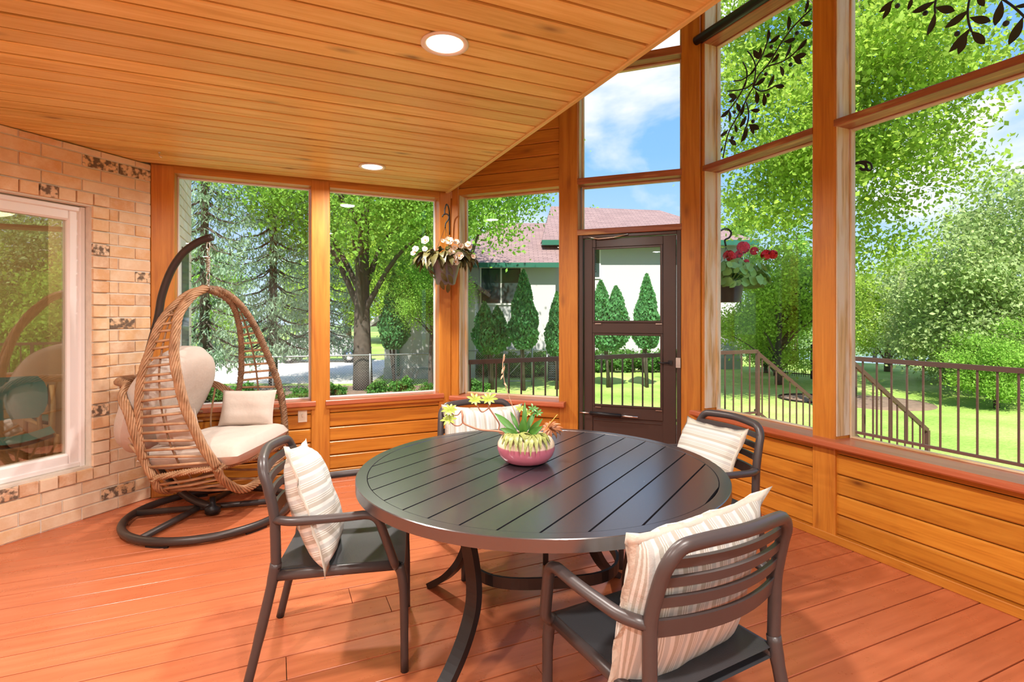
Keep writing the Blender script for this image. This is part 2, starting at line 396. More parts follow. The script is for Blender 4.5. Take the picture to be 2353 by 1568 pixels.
# ---- wall A
wa = MB().box((0, 0.045, 0), (2.39, 0.12, 0.60), W_A).build('wall_back', M_GAPSHADE)
structure('', 'low boarded wall under two wide windows beside the brick', 'wall', wa)
def post(W, s0, s1, parent, z0=0.0, z1=CEIL_Z, o0=0.0, o1=0.15, mat=None): return timber('post', W, (s0, o0, z0), (s1, o1, z1), mat or M_POST, parent, 0.006, axis=2)
post(W_A, 0.0, 0.155, wa); post(W_A, 1.142, 1.293, wa); post(W_A, 2.262, 2.375, wa)
for a, b_ in ((0.155, 1.142), (1.293, 2.262)):
    z = 0.060
    for k in range(5):
        z1 = min(0.06 + 0.1215*(k+1), 0.607) if k < 4 else 0.607
        timber('plank', W_A, (a, 0.020, z + .003), (b_, 0.045, z1 - .003), M_WALL, wa, 0.008, axis=0); z = z1
    timber('baseboard', W_A, (a, 0.008, 0), (b_, 0.045, 0.058), M_POST, wa, 0.004)
    timber('sill', W_A, (a - .035, -0.028, 0.618), (b_ + .035, 0.17, 0.662), M_SILL, wa, 0.006)
    timber('sill_apron', W_A, (a - .03, -0.016, 0.590), (b_ + .03, 0.03, 0.618), M_POST, wa, 0.004)
timber('header', W_A, (0.0, 0.004, 2.486), (2.39, 0.17, CEIL_Z + .02), M_WALL, wa, 0.004)
def window(n, W, s0, s1, z0, z1, o, parts=(), mat=None, bead=None, label='', f=0.016):
    w = thing('window_%d' % n, label, 'window', kind='structure')
    p = MB().box((s0 + f*.5, o - .003, z0 + f*.5), (s1 - f*.5, o + .003, z1 - f*.5)).build('pane', mat or M_GLASS, w, W)
    fr = bead or M_JAMB
    for lo, hi_ in (((s0, o-.02, z0), (s0+f, o+.02, z1)), ((s1-f, o-.02, z0), (s1, o+.02, z1)), ((s0+f, o-.02, z0), (s1-f, o+.02, z0+f)), ((s0+f, o-.02, z1-f), (s1-f, o+.02, z1))):
        timber('frame_bead', W, lo, hi_, fr, w, 0.002)
    return w
window(1, W_A, 0.155, 1.142, 0.662, 2.486, 0.15, label='wide clear window pane beside the brick wall, behind the hanging chair', bead=M_WHITE, f=.012, mat=M_GLASSA)
window(2, W_A, 1.293, 2.262, 0.662, 2.486, 0.15, label='clear window pane between square post and corner post', bead=M_WHITE, f=.012, mat=M_GLASSA)

# ---- wall B: window, clad gable, door bay
wb = MB().box((0.0, 0.045, 0), (1.06, 0.12, 0.60), W_B).build('wall_corner', M_GAPSHADE)
structure('', 'narrow angled wall with boarded gable and screen door', 'wall', wb)
post(W_B, -0.055, 0.06, wb, 0, 2.62); post(W_B, 1.035, 1.205, wb, 0, 4.55); post(W_B, 2.053, 2.20, wb, 0, 4.55)
timber('jamb', W_B, (0.06, 0.02, 0.65), (0.066, 0.15, 2.52), M_JAMB, wb, 0.001, axis=2)
timber('jamb', W_B, (1.205, 0.02, 2.57), (1.213, 0.15, 4.55), M_JAMB, wb, 0.001, axis=2)
for k in range(5):
    z0 = 0.06 + 0.105*k; timber('plank', W_B, (0.06, 0.020, z0 + .003), (1.035, 0.045, z0 + .102), M_WALL, wb, 0.008, axis=0)
timber('baseboard', W_B, (0.06, 0.008, 0), (1.035, 0.045, 0.058), M_POST, wb, 0.004)
timber('sill', W_B, (0.0, -0.075, 0.595), (1.10, 0.17, 0.640), M_SILL, wb, 0.010)
timber('header', W_B, (0.03, 0.004, 2.515), (1.06, 0.17, 2.575), M_WALL, wb, 0.004)
z = 2.577
while z < 4.5:
    timber('plank', W_B, (0.03, 0.030, z), (1.035, 0.055, z + .112), M_WALL, wb, 0.007, axis=0); z += 0.115
gb = MB().box((0.03, 0.055, 2.575), (1.06, 0.12, 4.55)).build('gable_backing', M_WALL, wb, W_B)
for z0, z1 in ((2.075, 2.125), (2.515, 2.567), (3.495, 3.560)):
    timber('rail', W_B, (1.200, -0.002, z0), (2.058, 0.16, z1), M_RAIL, wb, 0.004)
window(3, W_B, 0.066, 1.035, 0.640, 2.515, 0.15, label='clear window pane behind the white flower basket, boarded gable above')
window(4, W_B, 1.213, 2.053, 2.125, 2.515, 0.13, label='shallow transom pane just above the brown door')
window(5, W_B, 1.213, 2.053, 2.567, 3.495, 0.13, label='tall upper pane above the door transom')
window(6, W_B, 1.213, 2.053, 3.560, 4.55, 0.13, label='topmost pane over the door, cut by the ceiling edge')

# ---- wall C: tall bays
wc = MB().box((-0.05, 0.045, 0), (6.4, 0.12, 0.56), W_C).build('wall_right', M_GAPSHADE)
structure('', 'long low boarded wall under tall windows', 'wall', wc)
PC = [(-0.11, 0.0), (0.935, 1.084), (2.95, 3.10), (4.90, 5.05), (6.25, 6.4)]
for i, (a, b_) in enumerate(PC):
    post(W_C, a, b_, wc, 0, 4.55)
    timber('jamb', W_C, (b_, 0.012, 0.65), (b_ + .006, 0.15, 4.55), M_JAMB, wc, 0.001, axis=2)
    if i: timber('jamb', W_C, (a - .006, 0.012, 0.65), (a, 0.15, 4.55), M_JAMB, wc, 0.001, axis=2)
timber('sill', W_C, (-0.10, -0.075, 0.590), (6.4, 0.20, 0.632), M_SILL, wc, 0.010)
timber('baseboard', W_C, (0.0, -0.004, 0), (6.25, 0.045, 0.052), M_POST, wc, 0.004)
for (a, b_), (c, d) in zip(PC[:-1], PC[1:]):
    for k in range(5):
        z0 = 0.054 + 0.1225*k; z1 = min(z0 + .1205, 0.588)
        timber('plank', W_C, (b_, 0.020, z0), (c, 0.045, z1 - .003), M_WALL, wc, 0.008, axis=0)
    for z0, z1 in ((2.530, 2.572), (3.540, 3.590)):
        timber('rail', W_C, (b_ - .004, -0.004, z0), (c + .004, 0.16, z1), M_RAIL, wc, 0.004)
names = iter(range(7, 40))
bay_txt = ['between the door corner and the tall post', 'beyond the tall post along the long wall', 'in the third bay of the long wall', 'in the last bay of the long wall']
for i, ((a, b_), (c, d)) in enumerate(zip(PC[:-1], PC[1:])):
    for z0, z1, nm in ((0.632, 2.530, 'large lower pane '), (2.572, 3.540, 'upper pane '), (3.590, 4.55, 'topmost pane ')):
        window(next(names), W_C, b_ + .006, c - .006, z0, z1, 0.15, label=nm + bay_txt[i], f=.010)
# ---- rear of the room: unseen house walls, raised tall to block the sun
rear = MB().box((-3.5, -3.35, -0.8), (3.36, -3.15, 5.6)).build('wall_rear', M_MORTAR)
structure('', 'plain house wall closing the porch', 'wall', rear)
west = MB().box((-3.55, -3.35, -0.8), (-3.38, 2.35, 5.6)).build('wall_house', M_MORTAR)
structure('', 'plain house wall running back from the brick', 'wall', west)

# ------------------------------------------------------------------ brick house wall with its window
BP, BH = 0.0857, 0.0757
wk = MB()
wk.box((-3.6, 0.007, 0), (-2.32, 0.11, 2.53)); wk.box((-0.41, 0.007, 0), (0.0, 0.11, 2.53))
wk.box((-2.32, 0.007, 0), (-0.41, 0.11, 0.352)); wk.box((-2.32, 0.007, 2.135), (-0.41, 0.11, 2.53))
wkb = wk.build('wall_left', M_MORTAR); wkb.matrix_basis = W_K
structure('', 'tan and orange brick house wall with a white framed window', 'wall', wkb)
stuff_b = MB()
def brick(x0, x1, z0, z1, y0=0.0, far=False):
    if x1 < -1.45: stuff_b.box((x0, y0 + RND.uniform(-.002,.002), z0), (x1, 0.05, z1)); return
    timber('brick', W_I, (x0, y0 + RND.uniform(-.003,.003), z0), (x1, 0.09, z1), M_BRICK, wkb, 0.003, axis=0)
def run(xa, xb, z0, z1, shift):
    """running bond from xb (corner side) towards xa"""
    x = xb - 0.002; first = True
    while x > xa + 0.02:
        L = 0.225 if not (first and shift) else 0.1075
        x0 = max(x - L, xa); brick(x0, x, z0, z1); x = x0 - 0.010; first = False
for k in range(30):
    z0 = k * BP + 0.004; z1 = min(z0 + BH, 2.528)
    if z1 - z0 < 0.01: continue
    if k == 3 or k == 25:                                      # header courses framing the window
        run(-0.292, 0.0, z0, z1, k % 2)
        x = -0.302
        while x > -3.5:
            brick(x - 0.095, x, z0, z1, -0.012); x -= 0.105
    elif 3 < k < 25:
        run(-0.292, 0.0, z0, z1, k % 2)
        brick(-0.404, -0.302, z0, z1, -0.012)
        run(-3.5, -2.32, z0, z1, k % 2)
    else: run(-3.5, 0.0, z0, z1, k % 2)
sb = stuff_b.build('brick_field', M_BRICK, wkb); sb['kind'] = 'stuff'
# white window
hw = thing('window_30', 'white framed house window in the brick wall, teal chair behind it', 'window', kind='structure')
x0, x1, z0, z1 = -2.32, -0.412, 0.352, 2.128
for lo, hi_ in (((x0, .07, z0), (x0+.10, .15, z1)), ((x1-.10, .07, z0), (x1, .15, z1)), ((x0+.1, .07, z0), (x1-.1, .15, z0+.10)), ((x0+.1, .07, z1-.10), (x1-.1, .15, z1))):
    timber('window_frame', W_K, lo, hi_, M_WHITE, hw, 0.012)
for lo, hi_ in (((x0, .058, z0), (x0+.035, .08, z1)), ((x1-.035, .058, z0), (x1, .08, z1)), ((x0+.035, .058, z0), (x1-.035, .08, z0+.035)), ((x0+.035, .058, z1-.035), (x1-.035, .08, z1))):
    timber('casing', W_K, lo, hi_, M_WHITE, hw, 0.006)
MB().box((x0+.1, .100, z0+.1), (x1-.1, .106, z1-.1)).build('pane', M_GLASSDARK, hw, W_K)
timber('lintel', W_K, (x0, 0.01, 2.128), (x1, 0.10, 2.142), M_BLACK, wkb, 0.001)

# the room behind that window, seen dimly through the glass
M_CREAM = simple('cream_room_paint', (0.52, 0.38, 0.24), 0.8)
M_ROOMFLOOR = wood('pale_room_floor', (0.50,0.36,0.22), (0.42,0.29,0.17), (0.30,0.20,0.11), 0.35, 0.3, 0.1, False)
hr = MB()
hr.box((-4.7, 7.0, -.8), (-1.6, 7.15, 2.55)); hr.box((-4.75, 2.2, -.8), (-4.6, 7.1, 2.55)); hr.box((-1.75, 5.85, -.8), (-1.6, 7.1, 2.55))
hr.box((-1.75, 5.72, -.8), (-0.90, 5.85, 2.55)); hr.box((-0.90, 4.95, -.8), (-0.755, 5.85, 2.55))
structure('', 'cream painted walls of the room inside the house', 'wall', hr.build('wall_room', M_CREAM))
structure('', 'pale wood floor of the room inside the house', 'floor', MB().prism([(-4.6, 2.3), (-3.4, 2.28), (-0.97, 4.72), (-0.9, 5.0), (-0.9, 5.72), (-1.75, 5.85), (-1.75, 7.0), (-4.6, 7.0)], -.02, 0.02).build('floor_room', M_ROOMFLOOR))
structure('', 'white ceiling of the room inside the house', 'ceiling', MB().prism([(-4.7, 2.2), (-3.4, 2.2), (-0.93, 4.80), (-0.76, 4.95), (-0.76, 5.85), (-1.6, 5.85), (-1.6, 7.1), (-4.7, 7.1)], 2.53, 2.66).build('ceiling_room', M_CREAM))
M_TEAL = simple('teal_upholstery', (0.0, 0.24, 0.29), 0.5)
M_BIRCH = simple('pale_birch_wood', (0.62, 0.44, 0.24), 0.4)
def teal_chair(loc, rz, label):
    t = thing('teal_chair', label, 'chair', loc, rz, 'teal chairs inside the house')
    def seat(u, v):
        x = (u-.5)*.52; yy = (v-.5)*.48; return (x, yy, 0.45 - .05*(1-(2*u-1)**2) + .02*v)
    m = MB().grid(12, 8, seat); m.grid(12, 8, lambda u, v: tuple(Vector(seat(1-u, v)) - Vector((0, 0, .03)))); m.build('seat', M_TEAL, t)
    def bk(u, v):
        a = (u-.5)*1.5; r = .36; w = 1.0 - .28*abs(2*v-1)**3
        return (math.sin(a*w)*r, -.24 - .10 + (1-math.cos(a*w))*r*.6 - .05*v, .52 + .34*v)
    m = MB().grid(16, 8, bk); m.grid(16, 8, lambda u, v: tuple(Vector(bk(1-u, v)) - Vector((0, .025, 0)))); m.build('backrest', M_TEAL, t)
    for sx in (-1, 1):
        MB().tube([(sx*.27, .22, 0), (sx*.27, .22, .42), (sx*.27, .2, .44)], .018, 8).build('front_leg', M_BIRCH, t)
        MB().tube([(sx*.25, -.30, 0), (sx*.27, -.22, .44), (sx*.28, -.24, .66), (sx*.27, -.29, .78)], .018, 8).build('rear_leg', M_BIRCH, t)
        MB().tube([(sx*.27, .22, .41), (sx*.27, -.22, .41)], .015, 6).build('side_rail', M_BIRCH, t)
    return t
teal_chair((-1.86, 5.28, .02), math.radians(200), 'teal moulded chair with pale birch legs just inside the house window')
teal_chair((-1.75, 6.25, .02), math.radians(30), 'second teal chair farther back in the house room, half hidden')
lampd = thing('drum_lamp', 'wide white drum lamp glowing inside the house room', 'lamp', (-2.35, 5.35, 2.20))
M_DRUM = simple('glowing_drum_shade', (0.9, 0.8, 0.62), 0.6, emit=(1.0, 0.86, 0.62), estr=1.6)
MB().lathe([(.48, 0), (.50, .02), (.50, .14), (.46, .16)], 40).build('shade', M_DRUM, lampd)
MB().lathe([(.02, .15), (.02, .325)], 8).build("stem", M_CHROME, lampd)
ld = bpy.data.lights.new('drum_lamp_light', 'POINT'); ld.energy = 30; ld.color = (1, .82, .58); ld.shadow_soft_size = .3
lo_ = bpy.data.objects.new('drum_lamp_light', ld); link(lo_, lampd); lo_.location = (0, 0, -.25)
pf = thing('picture_frame', 'dark framed picture on the house room wall', 'picture', (-3.0, 6.985, 1.05))
timber('frame', W_I, (-.32, -.03, 0), (.32, 0, .62), simple('dark_frame_wood', (.08,.05,.03), .5), pf, .006)
timber('print', W_I, (-.27, -.035, .05), (.27, -.03, .57), simple('muted_print', (.35,.30,.2), .6, noise=.5, nscale=4), pf, .001)

# bump-out of the house seen edge-on through the first window
wo = MB().box((-0.755, 4.97, -.8), (-0.735, 5.84, 3.0)).build('wall_outside', M_MORTAR)
structure('', 'pale brick outside wall of the house beyond the first window', 'wall', wo)
W_O = frame((-0.735, 5.85, 0), (0, -1, 0), (1, 0, 0))
for k in range(-9, 35):
    z0 = k*BP; s = 0.0 if k % 2 else -0.115
    while s < 0.86:
        a, b_ = max(s, 0), min(s + .225, 0.86)
        if b_ - a > .03 and not (0.28 < (a+b_)/2 < 0.72 and 0.7 < z0 < 1.95): timber('brick', W_O, (a, 0, z0), (b_, .015, z0 + BH), M_BRICKOUT, wo, 0.002, axis=0)
        s += 0.235
ow = thing('window_31', 'narrow white outside window in the pale brick bump-out', 'window', kind='structure')
timber('frame', W_O, (.25, 0, .66), (.75, .03, 2.02), M_WHITE, ow, .004)
timber('pane', W_O, (.31, .03, .72), (.69, .034, 1.96), simple('dark_glass', (.05,.07,.08), .05), ow, .001)

# ------------------------------------------------------------------ brown storm door
door = thing('door_1', 'brown metal storm door with two glass lites and a kick panel', 'door', kind='structure')
D0, D1, DO = 1.213, 2.053, 0.045
M_DOOR = simple('brown_door_enamel', (0.062, 0.036, 0.030), 0.32, 0.0, noise=.05, nscale=10)
def dpart(name, s0, s1, z0, z1, o0=DO-.02, o1=DO+.02, mat=None, ch=.004, parent=door): return timber(name, W_B, (s0, o0, z0), (s1, o1, z1), mat or M_DOOR, parent, ch)
dpart('door_frame', D0, D0+.035, 0, 2.072, 0.005, .10); dpart('door_frame', D1-.035, D1, 0, 2.072, 0.005, .10); dpart('door_frame', D0+.035, D1-.035, 2.045, 2.072, .005, .10)
a, b_ = D0 + .04, D1 - .04
dpart('stile', a, a+.075, .012, 2.04); dpart('stile', b_-.105, b_, .012, 2.04)
dpart('head_rail', a+.075, b_-.105, 1.965, 2.04); dpart('lock_rail', a+.075, b_-.105, 1.235, 1.325); dpart('bottom_rail', a+.075, b_-.105, .52, .615)
dpart('kick_panel', a+.075, b_-.105, .012, .52, DO-.008, DO+.012); dpart('kick_moulding', a+.085, b_-.115, .485, .50, DO-.014, DO)
for z0, z1 in ((.615, 1.235), (1.325, 1.965)):
    g = MB().box((a+.075, DO-.002, z0), (b_-.105, DO+.002, z1)).build('pane', M_GLASS, door, W_B)
    for lo, hi_ in (((a+.075, DO-.026, z0), (a+.095, DO-.014, z1)), ((b_-.125, DO-.026, z0), (b_-.105, DO-.014, z1)), ((a+.095, DO-.026, z0), (b_-.125, DO-.014, z0+.018)), ((a+.095, DO-.026, z1-.018), (b_-.125, DO-.014, z1))):
        timber('glazing_bead', W_B, lo, hi_, M_DOOR, door, .003)
    for xx in (a+.10, b_-.16): timber('clip', W_B, (xx, DO-.032, z0-.012), (xx+.05, DO-.022, z0-.004), M_CHROME, door, .001)
hd = MB().box((b_-.06, DO-.045, .985), (b_-.03, DO-.02, 1.02)); hd.tube([(b_-.05, DO-.05, 1.0), (b_-.14, DO-.055, 1.0)], .007, 8); hd.build('handle', M_BLACK, door, W_B)
lk = MB().box((b_+.0, DO-.05, .965), (b_+.035, DO-.02, 1.045)).build('strike_plate', M_CHROME, door, W_B)
cl = MB().tube([(D0+.01, DO-.05, .555), (D0+.10, DO-.05, .555)], .006, 8); cl.build('closer_rod', M_CHROME, door, W_B)
MB().tube([(D0+.10, DO-.05, .555), (D0+.36, DO-.05, .548)], .016, 10).build('closer_tube', M_BLACK, door, W_B)
MB().tube([(D0+.36, DO-.05, .548), (D0+.50, DO-.05, .545)], .009, 8).build('closer_tip', M_CHROME, door, W_B)
MB().tube([(D0+.08, -.012, 2.055), (D0+.17, -.012, 2.035), (D0+.30, -.015, 2.04), (D0+.42, -.015, 2.062)], .006, 6).build('wind_chain_spring', M_CHROME, door, W_B)
ch_ = MB()
for k in range(14): ch_.tube([(D0+.145 + .002*math.sin(k), DO-.03, 2.03-.02*k), (D0+.145, DO-.03, 2.014-.02*k)], .003, 5)
ch_.build('wind_chain', M_BLACK, door, W_B)

# ------------------------------------------------------------------ fixtures
M_BULB = simple('lit_lamp_lens', (1, 1, 1), 0.5, emit=(1.0, 0.93, 0.80), estr=3.0)
def downlight(x, y, label, seen=True):
    t = thing('recessed_light', label, 'ceiling light', (x, y, CEIL_Z - .002), 0, 'recessed lights in the flat ceiling')
    MB().lathe([(.078, .0), (.088, -.007), (.101, -.004), (.101, .002), (.078, .004)], 36, cap=False).build('trim_ring', M_LAMPTRIM, t)
    MB().lathe([(.080, .0), (.078, .010), (.070, .014)], 36, cap=False).build('baffle', M_LAMPTRIM, t)
    MB().lathe([(.0, -.006), (.040, -.005), (.070, -.003), (.0775, -.001)], 36, cap=False).build('lens', M_BULB, t)
    l = bpy.data.lights.new('recessed_light_bulb', 'AREA'); l.shape = 'DISK'; l.size = .14; l.energy = LAMP_W; l.color = (1.0, .95, .88); l.spread = math.radians(170)
    o = bpy.data.objects.new('recessed_light_bulb', l); link(o, t); o.location = (0, 0, -.012)
LAMP_W = 42
downlight(0.658, 2.177, 'large round recessed light above the table')
downlight(0.687, 4.196, 'small round recessed light close to the window wall')
for xx, yy, tx in ((-1.2, 2.2, 'added unseen recessed light over the brick side of the porch'), (0.66, 0.2, 'added unseen recessed light over the open floor before the table'), (-1.2, 0.2, 'added unseen recessed light over the house side floor'), (0.66, -1.8, 'added unseen recessed light by the rear house wall'), (-1.2, -1.8, 'added unseen recessed light in the rear corner by the house')):  # extra lamps out of view, added to brighten the room
    downlight(xx, yy, tx)
def globe(x, y, z, label):
    t = thing('globe_pendant', label, 'pendant lamp', (x, y, z), 0, 'globe pendants in the tall window bay')
    MB().lathe([(.02, 1.70 + 2.85 - z - 1.70), (.02, .14)], 8).build('rod', M_BLACK, t)
    MB().lathe([(.0, -.15)] + [(.15*math.sin(PI*k/14), -.15*math.cos(PI*k/14)) for k in range(1, 14)] + [(.0, .15)], 24, cap=False).build('globe', simple('opal_globe', (1,1,1), .5, emit=(1,.92,.8), estr=4), t)
    MB().lathe([(.05, .13), (.05, .19), (.02, .21)], 16).build('collar', M_BLACK, t)
    l = bpy.data.lights.new('globe_bulb', 'POINT'); l.energy = GLOBE_W; l.color = (1.0, .93, .84); l.shadow_soft_size = .16
    o = bpy.data.objects.new('globe_bulb', l); link(o, t); o.location = (0, 0, -.22)
GLOBE_W = 95
# globe(2.3, -0.9, 2.15, 'white globe pendant in the window bay beside the rear house wall')


# light switch and outlet
sw = thing('light_switch', 'cream light switch plate on the boarded wall', 'switch', W_A @ Vector((1.075, 0.018, 0.545)))
timber('plate', W_I, (-.036, -.006, -.058), (.036, 0, .058), simple('cream_plastic', (.78,.70,.55), .35), sw, .003, axis=2)
timber('toggle', W_I, (-.005, -.016, -.012), (.005, -.006, .012), MATS['cream_plastic'], sw, .001)
ot = thing('outlet_cover', 'grey weatherproof outlet box on the brick wall', 'outlet', W_K @ Vector((-.175, -.004, 0.565)), math.radians(45))
M_GREYBOX = simple('grey_box_enamel', (.22,.22,.24), .45)
timber('box', W_I, (-.04, -.03, -.06), (.04, .0, .06), M_GREYBOX, ot, .006, axis=2)
for zz in (-.028, .026): timber('flap', W_I, (-.03, -.037, zz-.022), (.03, -.03, zz+.022), M_GREYBOX, ot, .003)
hk = thing('ceiling_hook', 'small bright metal hook in the ceiling near the brick', 'hook', (-.742, 4.438, CEIL_Z))
MB().tube([(0,0,.0), (0,0,-.025), (.012,0,-.036), (.018,0,-.026)], .003, 6).build('hook_wire', M_CHROME, hk)
MB().lathe([(.009, 0), (.009, -.004)], 10).build('hook_plate', M_CHROME, hk)
# roller blind tube on the upper rail, and the pipe along the wall foot
rb = thing('roller_blind', 'rolled black shade tube along the upper window rail', 'blind', W_C @ Vector((-0.03, -0.045, 3.565)))
MB().tube([(0, 0, 0), (0, -2.9, 0)], .034, 16).build('tube', M_BLACK, rb)
MB().tube([(0, .012, 0), (0, 0, 0)], .020, 12).build('end_cap', M_BLACK, rb)
MB().box((.03, -2.9, -.02), (.045, -.02, .02)).build('bracket', M_BLACK, rb)
pp = MB().tube([(0.06, 4.765, .020), (0.7, 4.770, .020), (1.36, 4.772, .020)], .019, 10).build('floor_pipe', M_GUN)
tag(pp, 'grey pipe lying along the foot of the window wall', 'pipe')

# ------------------------------------------------------------------ shape helpers for furniture
def catmull(pts, n=8, closed=False):
    P = [Vector(p) for p in pts]; out = []; m = len(P)
    for i in range(m if closed else m-1):
        p0 = P[(i-1) % m] if (closed or i > 0) else P[i]*2 - P[i+1]; p1 = P[i]; p2 = P[(i+1) % m]
        p3 = P[(i+2) % m] if (closed or i+2 < m) else p2*2 - p1
        for k in range(n):
            t = k/n
            out.append(0.5*((2*p1) + (p2-p0)*t + (2*p0-5*p1+4*p2-p3)*t*t + (3*p1-p0-3*p2+p3)*t**3))
    if not closed: out.append(P[-1])
    return out
def resample(path, step):
    out = [path[0]]; acc = 0.0
    for a, b in zip(path[:-1], path[1:]):
        d = (b-a).length; t = step - acc
        while t <= d and d > 0: out.append(a.lerp(b, t/d)); t += step
        acc = d - (t - step)
    return out
def round_path(pts, r=0.04, n=5):
    """polyline with rounded corners"""
    P = [Vector(p) for p in pts]; out = [P[0]]
    for a, b, c in zip(P[:-2], P[1:-1], P[2:]):
        d1 = (a-b); d2 = (c-b); k = min(r, d1.length*.45, d2.length*.45); p = b + d1.normalized()*k; q = b + d2.normalized()*k
        for i in range(n+1):
            t = i/n; out.append(p*(1-t)**2 + b*2*t*(1-t) + q*t*t)
    return out + [P[-1]]
def blade(mb, base, tip, width, up=(0,0,1), bow=0.0, n=5, thick=0.0, peak=0.4, fold=0.0):
    """a pointed leaf from base to tip"""
    b = Vector(base); t = Vector(tip); d = t - b; L = d.length
    if L < 1e-6: return
    side = d.cross(Vector(up)); side = side.normalized() if side.length > 1e-6 else Vector((1,0,0)); nrm = side.cross(d).normalized()
    vs = []; fs = []
    for i in range(n+1):
        k = i/n; w = width*0.5*math.sin(PI*min(1, k**(math.log(.5)/math.log(peak))))**.8 if 0 < k < 1 else width*.04
        c = b + d*k + nrm*(bow*L*4*k*(1-k))
        vs += [c - side*w + nrm*(fold*w), c, c + side*w + nrm*(fold*w)]
    for i in range(n):
        a = i*3; fs += [(a, a+1, a+4, a+3), (a+1, a+2, a+5, a+4)]
    mb.add(vs, fs, True)
    if thick: mb.add([v - nrm*thick for v in vs], [tuple(reversed(f)) for f in fs], True)

# ------------------------------------------------------------------ round slatted table
M_TABLE = simple('dark_table_enamel', (0.024, 0.022, 0.027), 0.24, 0.0, 0.5)
M_TABLE.node_tree.nodes['Principled BSDF'].inputs['IOR'].default_value = 2.4
TC = Vector((1.043, 2.045, 0)); TZ = 0.74
tb = thing('round_table', 'large round black metal table with slatted top and curved legs', 'table', TC)
SA = math.radians(33.2)
Rs, pitch = 0.716, 0.1185
rotS = Matrix.Rotation(SA, 4, 'Z')
for k in range(-6, 6):
    a, b_ = k*pitch + .0035, (k+1)*pitch - .0035
    a, b_ = max(a, -Rs+.003), min(b_, Rs-.003)
    if b_ <= a: continue
    ys = [a + (b_-a)*i/10 for i in range(11)]
    poly = [(math.sqrt(max(Rs*Rs-yy*yy, 0)), yy) for yy in ys] + [(-math.sqrt(max(Rs*Rs-yy*yy, 0)), yy) for yy in reversed(ys)]
    MB().prism(poly, TZ-.014, TZ-.001).build('slat', M_TABLE, tb, rotS)
rm = MB()
for pr in ([(Rs-.004, TZ-.02), (Rs+.0035, TZ)], [(Rs+.0035, TZ), (.7605, TZ)], [(.7605, TZ), (.763, TZ-.0025)], [(.763, TZ-.0025), (.763, TZ-.041)], [(.763, TZ-.041), (.74, TZ-.042)], [(.74, TZ-.042), (.74, TZ-.03)]): rm.lathe(pr, 120, cap=False)
rm.build('rim', M_TABLE, tb)
MB().lathe([(0, TZ-.026), (.74, TZ-.026), (.74, TZ-.030), (0, TZ-.030)], 48, cap=False).build('underside', M_BLACK, tb)
for th in (27, 117, 207, 297):
    t = math.radians(th); d = Vector((math.cos(t), math.sin(t), 0))
    pth = catmull([d*r + UP*z for r, z in ((.50, TZ-.035), (.455, .58), (.425, .46), (.415, .36), (.43, .28), (.485, .18), (.575, .085), (.69, .006))], 5)
    MB().tube(pth, .038, 4, flat=.55, up=tuple(d.cross(UP)), twist=PI/4).build('leg', M_BLACK, tb)
ring = []
for i in range(64):
    a = 2*PI*i/64 + math.radians(27); c, s_ = math.cos(a-math.radians(27)*0), math.sin(a)
    th = 2*PI*i/64; n_ = 3.2
    cc, ss = math.cos(th), math.sin(th)
    r = (abs(cc)**n_ + abs(ss)**n_)**(-1/n_) * .305
    ring.append(Matrix.Rotation(math.radians(27+45), 3, 'Z') @ Vector((cc*r, ss*r, .385)))
MB().tube(ring, .030, 4, closed=True, flat=.28, up=(0,0,1), twist=PI/4).build('stretcher_ring', M_BLACK, tb)
for th in (27, 117):
    d = Vector((math.cos(math.radians(th)), math.sin(math.radians(th)), 0))
    MB().tube([-d*.52 + UP*(TZ-.045), d*.52 + UP*(TZ-.045)], .018, 4, twist=PI/4).build('cross_bar', M_BLACK, tb)

# ------------------------------------------------------------------ dining armchairs
def seat_mesh():
    m = MB()
    def top(u, v):
        x = (u-.5)*2; y = -.215 + .475*v
        return (x*.228, y, .432 - .014*(1-x*x)*math.sin(PI*min(1, v*1.05)) + (.004 if v > .95 else 0) - (.018 if v > .99 else 0))
    m.grid(13, 13, top); m.grid(13, 13, lambda u, v: (top(1-u, v)[0], top(1-u, v)[1], .402))
    for u in (0, 1):
        m.grid(2, 13, lambda a, v: (top(u, v)[0], top(u, v)[1], top(u, v)[2] + (.402-top(u, v)[2])*(a if u else 1-a)))
    m.grid(13, 2, lambda a, b: (top(a, 1)[0], top(a, 1)[1], .402 + (top(a, 1)[2]-.402)*b))
    return m
M_SEAT = simple('charcoal_seat_plastic', (0.045, 0.045, 0.050), 0.42, 0.0, 0.5, bump=.1, nscale=300)
M_CHAIR = simple('dark_taupe_resin', (0.058, 0.045, 0.044), 0.36, 0.0, 0.5, noise=.05, nscale=40)
